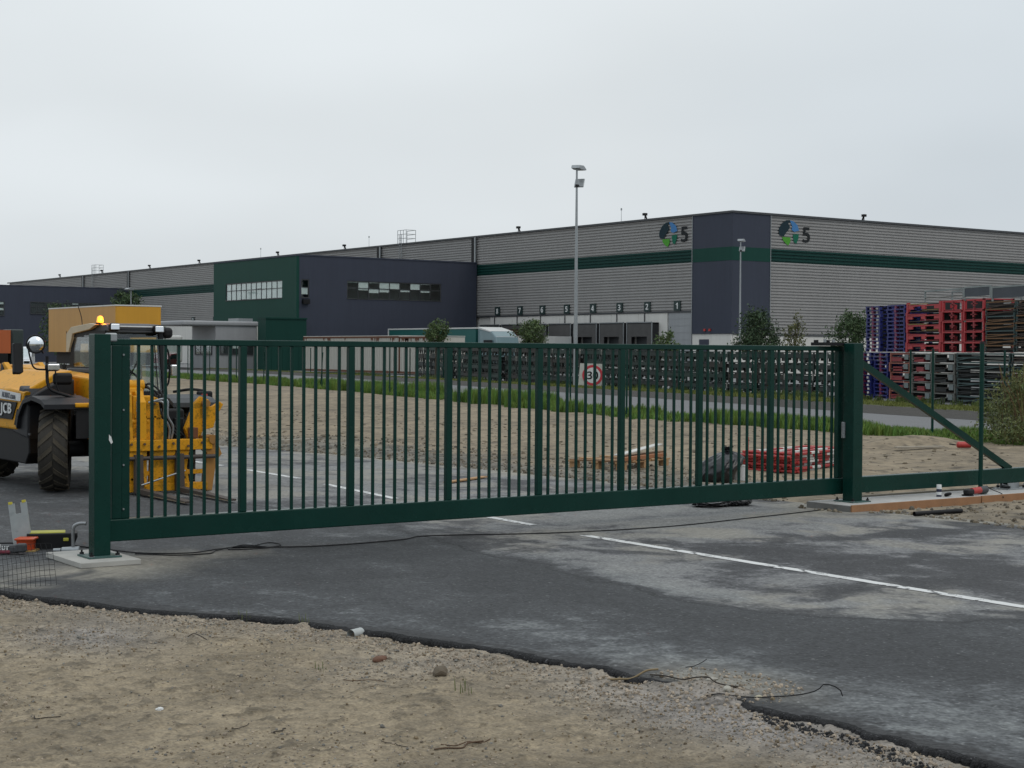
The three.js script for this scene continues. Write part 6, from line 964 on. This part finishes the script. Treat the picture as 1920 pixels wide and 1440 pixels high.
{ // loose wire mesh standing at the left edge
  const o = thing('wire_mesh', 'loose curled wire mesh standing on the asphalt at the lower left', 'wire mesh', [-1.3, 0, 1.75]); const wm = mats.dark;
  const at = (u, v) => V(mix(-0.7, 0.35, u), v * 0.36 * (1 - 0.1 * u), 0.14 * Math.sin(u * 5) - 0.12 * v * v - 0.25 * u * 0.2 + (fbm(u * 4, v * 3, 2, 31) - 0.5) * 0.05);
  for (let i = 0; i <= 24; i++) lpart('upright_wire', tube(lin(0, 1, 6).map(v => at(i / 24, v)), 0.0016, 8, 4), wm, o); for (let j = 1; j <= 8; j++) lpart('cross_wire', tube(lin(0, 1, 12).map(u => at(u, j / 8)), 0.0016, 30, 4), wm, o);
}
// cables on the asphalt
solo('cable', [tube([V(-3, 0.008, -2.0), V(-1.5, 0.008, -1.7), V(-0.2, 0.008, -1.2), V(0.2, 0.008, -0.4), V(0.4, 0.01, 0.1), V(0.75, 0.012, 0.32), V(1.2, 0.01, 0.16), V(2.0, 0.008, 0.45), V(3.0, 0.008, 0.42), V(3.3, 0.008, 0.28), V(4.6, 0.008, 0.75), V(6.0, 0.008, 0.92), V(7.5, 0.008, 0.72), V(8.7, 0.008, 0.52), V(9.0, 0.01, 0.45)], 0.006, 220, 6)], mats.black, 'long black cable running over the asphalt along the gate', 'cable');
solo('cable', [tube([V(0.3, 0.01, 0.1), V(0.6, 0.008, 0.38), V(0.9, 0.008, 0.42), V(1.05, 0.01, 0.25), V(1.3, 0.02, 0.18), V(1.55, 0.012, 0.32), V(1.4, 0.02, 0.1), V(1.15, 0.014, 0.3), V(1.4, 0.014, 0.38), V(1.75, 0.012, 0.2), V(1.7, 0.02, 0.06), V(1.45, 0.02, 0.2)], 0.006, 120, 5)], mats.black, 'tangled black cable under the left part of the gate', 'cable');

// ---------------------------------------------------------------- foreground litter: stones, twigs, clods, gravel
const rockGeo = (seed, d = 1) => { const g = new THREE.IcosahedronGeometry(1, d), p = g.attributes.position; for (let i = 0; i < p.count; i++) { const x = p.getX(i), y = p.getY(i), z = p.getZ(i), k = 0.75 + 0.5 * noise(x * 1.7 + y + 9, z * 1.7 - y + 9, seed); p.setXYZ(i, x * k, y * k * 0.75, z * k); } g.computeVertexNormals(); return prep(g); };
const stoneM = M([0.40, 0.38, 0.33], 0.9, { mottled: mot3 }), clodM = M([0.13, 0.105, 0.075], 0.98, { mottled: mot3 }), clodR = M([0.16, 0.085, 0.055], 0.95, { mottled: mot3 });
{ const o = thing('pipe_offcut', 'short grey plastic pipe offcut at the asphalt edge', 'pipe', [0.02, -0.05, 4.72], undefined, 0.4); lpart('pipe', new THREE.CylinderGeometry(0.033, 0.033, 0.11, 18, 1, true).rotateZ(Math.PI / 2).translate(0, 0.033, 0), M([0.40, 0.42, 0.41], 0.5, { side: THREE.DoubleSide, mottled: mot3 }), o); lpart('mouth_ring', new THREE.TorusGeometry(0.031, 0.003, 6, 20).rotateY(Math.PI / 2).translate(0.055, 0.033, 0), mats.galv, o); }
const rock = (name, label, cat, x, z, s, m, seed) => { const y = sandY(x, z); const g = rockGeo(seed, 2); solo(name, [g.scale(...s).translate(x, y + s[1] * 0.35, z)], m, label, cat); };
rock('soil_clod', 'dark round clod of soil on the foreground sand', 'clod', -0.22, 6.16, [0.052, 0.05, 0.045], clodM, 3);
rock('soil_clod', 'reddish brown broken clod left of the dark round clod', 'clod', -0.29, 5.57, [0.05, 0.03, 0.03], clodR, 7);
rock('stone', 'rounded white stone in the sand spilt over the asphalt edge', 'stone', 0.78, 7.58, [0.026, 0.028, 0.024], M([0.44, 0.42, 0.36], 0.85, { mottled: mot3 }), 11);
rock('stone', 'pale yellowish stone right of the rounded white stone', 'stone', 0.84, 7.76, [0.038, 0.028, 0.026], M([0.45, 0.41, 0.3], 0.85, { mottled: mot3 }), 13);
rock('stone', 'small flat stone behind the rounded white stone', 'stone', 0.86, 7.36, [0.04, 0.016, 0.024], stoneM, 17);
{ // twigs and strips; each follows the sand
  const crook = pts => pts.flatMap((p, i) => i ? [[(p[0] + pts[i - 1][0]) / 2 + (hash2(i, Math.round(p[0] * 99), 4) - 0.5) * 0.05, (p[1] + pts[i - 1][1]) / 2 + (hash2(i, Math.round(p[1] * 99), 5) - 0.5) * 0.05, ((p[2] || 0) + (pts[i - 1][2] || 0)) / 2], p] : [p]);
  const tw = (name, label, cat, pts, r, m, lift = 0.006) => solo(name, [tube(crook(pts).map(([x, z, y = 0]) => V(x, Math.max(sandY(x, z), x - edgeX(z) > 0 ? 0.002 : -9) + lift + y, z)), r, 24, 6)], m, label, cat);
  const br = M([0.10, 0.06, 0.035], 0.9, { mottled: mot3 }), dk = M([0.045, 0.036, 0.028], 0.9, { mottled: mot3 });
  tw('twig', 'forked brown twig lying near the bottom of the photo, thicker arm', 'twig', [[-1.17, 7.60], [-1.04, 7.65], [-0.89, 7.61]], 0.0042, br);
  tw('twig', 'forked brown twig lying near the bottom of the photo, thinner arm', 'twig', [[-1.09, 7.53], [-0.96, 7.58], [-0.84, 7.60]], 0.0032, br);
  tw('twig', 'thin dark twig left of the forked twig', 'twig', [[-1.32, 7.34], [-1.29, 7.42], [-1.26, 7.5]], 0.0022, dk);
  tw('twig', 'curved dark twig in the middle of the foreground sand', 'twig', [[-1.01, 4.29], [-0.96, 4.27, 0.02], [-0.94, 4.43]], 0.0032, dk, 0.014);
  tw('twig', 'long thin brown twig beside the dark round clod', 'twig', [[-0.76, 5.95], [-0.66, 6.02], [-0.56, 6.08]], 0.0022, br);
  tw('twig', 'small dark twig at the lower left of the sand', 'twig', [[-2.58, 5.91], [-2.55, 5.99], [-2.46, 5.97]], 0.0032, dk);
  tw('twig', 'bent dark twig at the bottom centre of the sand', 'twig', [[-1.67, 6.88], [-1.62, 6.86], [-1.57, 6.8]], 0.0032, dk);
  tw('twig', 'short slanting twig left of the bottom centre', 'twig', [[-1.83, 6.71], [-1.76, 6.67], [-1.69, 6.62]], 0.0022, dk);
  tw('root', 'dark root running along the spilt sand', 'root', [[0.70, 7.0], [0.76, 7.16], [0.77, 7.30, 0.01], [0.82, 7.43], [0.89, 7.58]], 0.0042, dk, 0.012);
  tw('root', 'pale root stub branching from the dark root', 'root', [[0.52, 6.85], [0.62, 6.93, 0.012], [0.78, 6.98, 0.02]], 0.006, M([0.24, 0.18, 0.1], 0.9, { mottled: mot3 }), 0.012);
  tw('strap', 'black strap curling up at the asphalt edge', 'strap', [[0.60, 7.60], [0.66, 7.65], [0.81, 7.79], [1.0, 7.86], [1.10, 7.92, 0.02], [1.14, 7.95, 0.06], [1.18, 7.98, 0.06], [1.22, 8.03, 0.0]], 0.0035, mats.black, 0.008);
  tw('strap', 'thin black strip lying across the asphalt near the spilt sand', 'strap', [[1.03, 6.94], [1.14, 6.92], [1.27, 6.86, 0.01]], 0.003, mats.black, 0.01);
  solo('paper_scrap', [crumple(new THREE.IcosahedronGeometry(0.014, 4), 0.014, 60, 4).scale(1.3, 0.6, 1).translate(-1.94, sandY(-1.94, 6.04) + 0.006, 6.04)], mats.white, 'crumpled scrap of white paper on the left foreground sand', 'paper', undefined, false);
}
const pebM = new THREE.MeshPhysicalMaterial({ color: 0xffffff, roughness: 0.9 });
const dense = (x, z) => { const ed = edgeX(z) - x; return clamp(0.05 + 0.95 * sstep(0.8, 0.05, ed + (fbm(x * 3, z * 3, 3, 71) - 0.5) * 0.8) + 0.75 * blob(x, z, -1.5, 3.8, 0.45, 0.6) + 0.7 * blob(x, z, 0.45, 8.0, 0.55, 1.2) + 0.5 * blob(x, z, -0.4, 5.8, 0.5, 0.4) + 0.25 * sstep(0.52, 0.65, fbm(x * 1.4, z * 1.4, 3, 73))); };
for (let v = 0; v < 3; v++) scatter('gravel', ['fine pale gravel strewn along the asphalt edge', 'grey gravel strewn over the foreground sand', 'brown grit strewn over the foreground sand'][v], 'gravel', rockGeo(31 + v, 0), pebM, [20000, 13000, 13000][v], (r) => {
  const x = -5.5 + 7.4 * r(), z = 0.8 + 9.9 * r(), ed = edgeX(z) - x; if (ed < 0.07 && !(blob(x, z, 0.9, 7.4, 0.4, 0.5) > 0.35 && r() < 0.5)) return null; if (r() > dense(x, z)) return null;
  const near = sstep(0.75, 0.1, ed), s = 0.003 + (0.006 + (v === 0 ? 0.006 * near : 0)) * Math.pow(r(), v === 0 ? 2.2 : 3) + (r() > 0.985 ? 0.007 : 0), t = 0.6 + 0.7 * r(), y = Math.max(sandY(x, z), ed < 0 ? 0 : -9), c = [[0.31, 0.255, 0.195], [0.18, 0.172, 0.155], [0.17, 0.128, 0.078]][v]; return { x, y: y + s * 0.25, z, s, rx: r() * 6, rz: r() * 6, c: c.map(q => q * t) };
}, 610 + v);
scatter('rubble', 'loose grey and brown rubble along the far driveway edge', 'rubble', rockGeo(41, 0), pebM, 5200, (r) => {
  const z = 4 - r() * 34, e = Math.pow(r(), 2.2) * 2.6 - 0.12, x = driveRight(z) + e; if (z > -0.6 && z < 1.0 && x > 8.9) return null; const s = 0.012 + 0.03 * Math.pow(r(), 4), t = 0.5 + 0.8 * r(), g = r(); return { x, y: Math.max(fieldY(x, z), 0) + s * 0.2, z, s, rx: r() * 6, rz: r() * 6, c: [mix(0.16, 0.2, g) * t, mix(0.125, 0.18, g) * t, mix(0.08, 0.15, g) * t] };
}, 620);
scatter('soil_crumbs', 'dark soil crumbs and sticks scattered over the sand field', 'soil', rockGeo(43, 0), pebM, 2600, (r) => {
  const z = 5 - r() * 48, x = driveRight(z) + 0.3 + r() * 13; if (x > grassNear(z) || (z > -0.2 && z < 0.95)) return null; const s = 0.015 + 0.035 * Math.pow(r(), 3), t = 0.5 + 0.7 * r(); return { x, y: fieldY(x, z) + s * 0.15, z, s: s * (1 + 2 * (r() > 0.85 ? r() : 0)), sy: s * 0.6, sz: s, c: [0.12 * t, 0.095 * t, 0.06 * t] };
}, 630);
scatter('asphalt_crumbs', 'black asphalt crumbs strewn beside the driveway edge', 'asphalt', rockGeo(45, 0), pebM, 800, (r) => {
  const t = r(), z = mix(8.0, 10.2, t), x = mix(0.62, 0.45, t) + (r() + r() - 1) * 0.09 + Math.sin(z * 6) * 0.03; const s = 0.004 + 0.011 * r() * r(); return { x, y: sandY(x, z) + s * 0.4, z, s, rx: r() * 6, rz: r() * 6, c: [0.018, 0.018, 0.019] };
}, 640);
{ // a few green sprigs in the sand
  const sp = tuft(rngOf(3), 7, 0.07, 0.006); [[-0.72, 5.6], [-0.37, 6.64], [-0.34, 3.75], [-0.1, 4.2]].forEach(([x, z], i) => { const m = new THREE.Mesh(sp, M([0.10, 0.12, 0.035], 0.8, { mottled: null, side: THREE.DoubleSide })); m.name = numbered('weed_sprig'); m.position.set(x, sandY(x, z), z); m.scale.setScalar(0.7 + 0.5 * hash2(i, 1, 3)); m.castShadow = m.receiveShadow = true; m.userData = { label: 'tiny green weed sprig in the foreground sand, ' + nth[i] + ' from the left', category: 'weed', group: 'weed sprigs' }; scene.add(m); });
}
renderer.render(scene, camera);
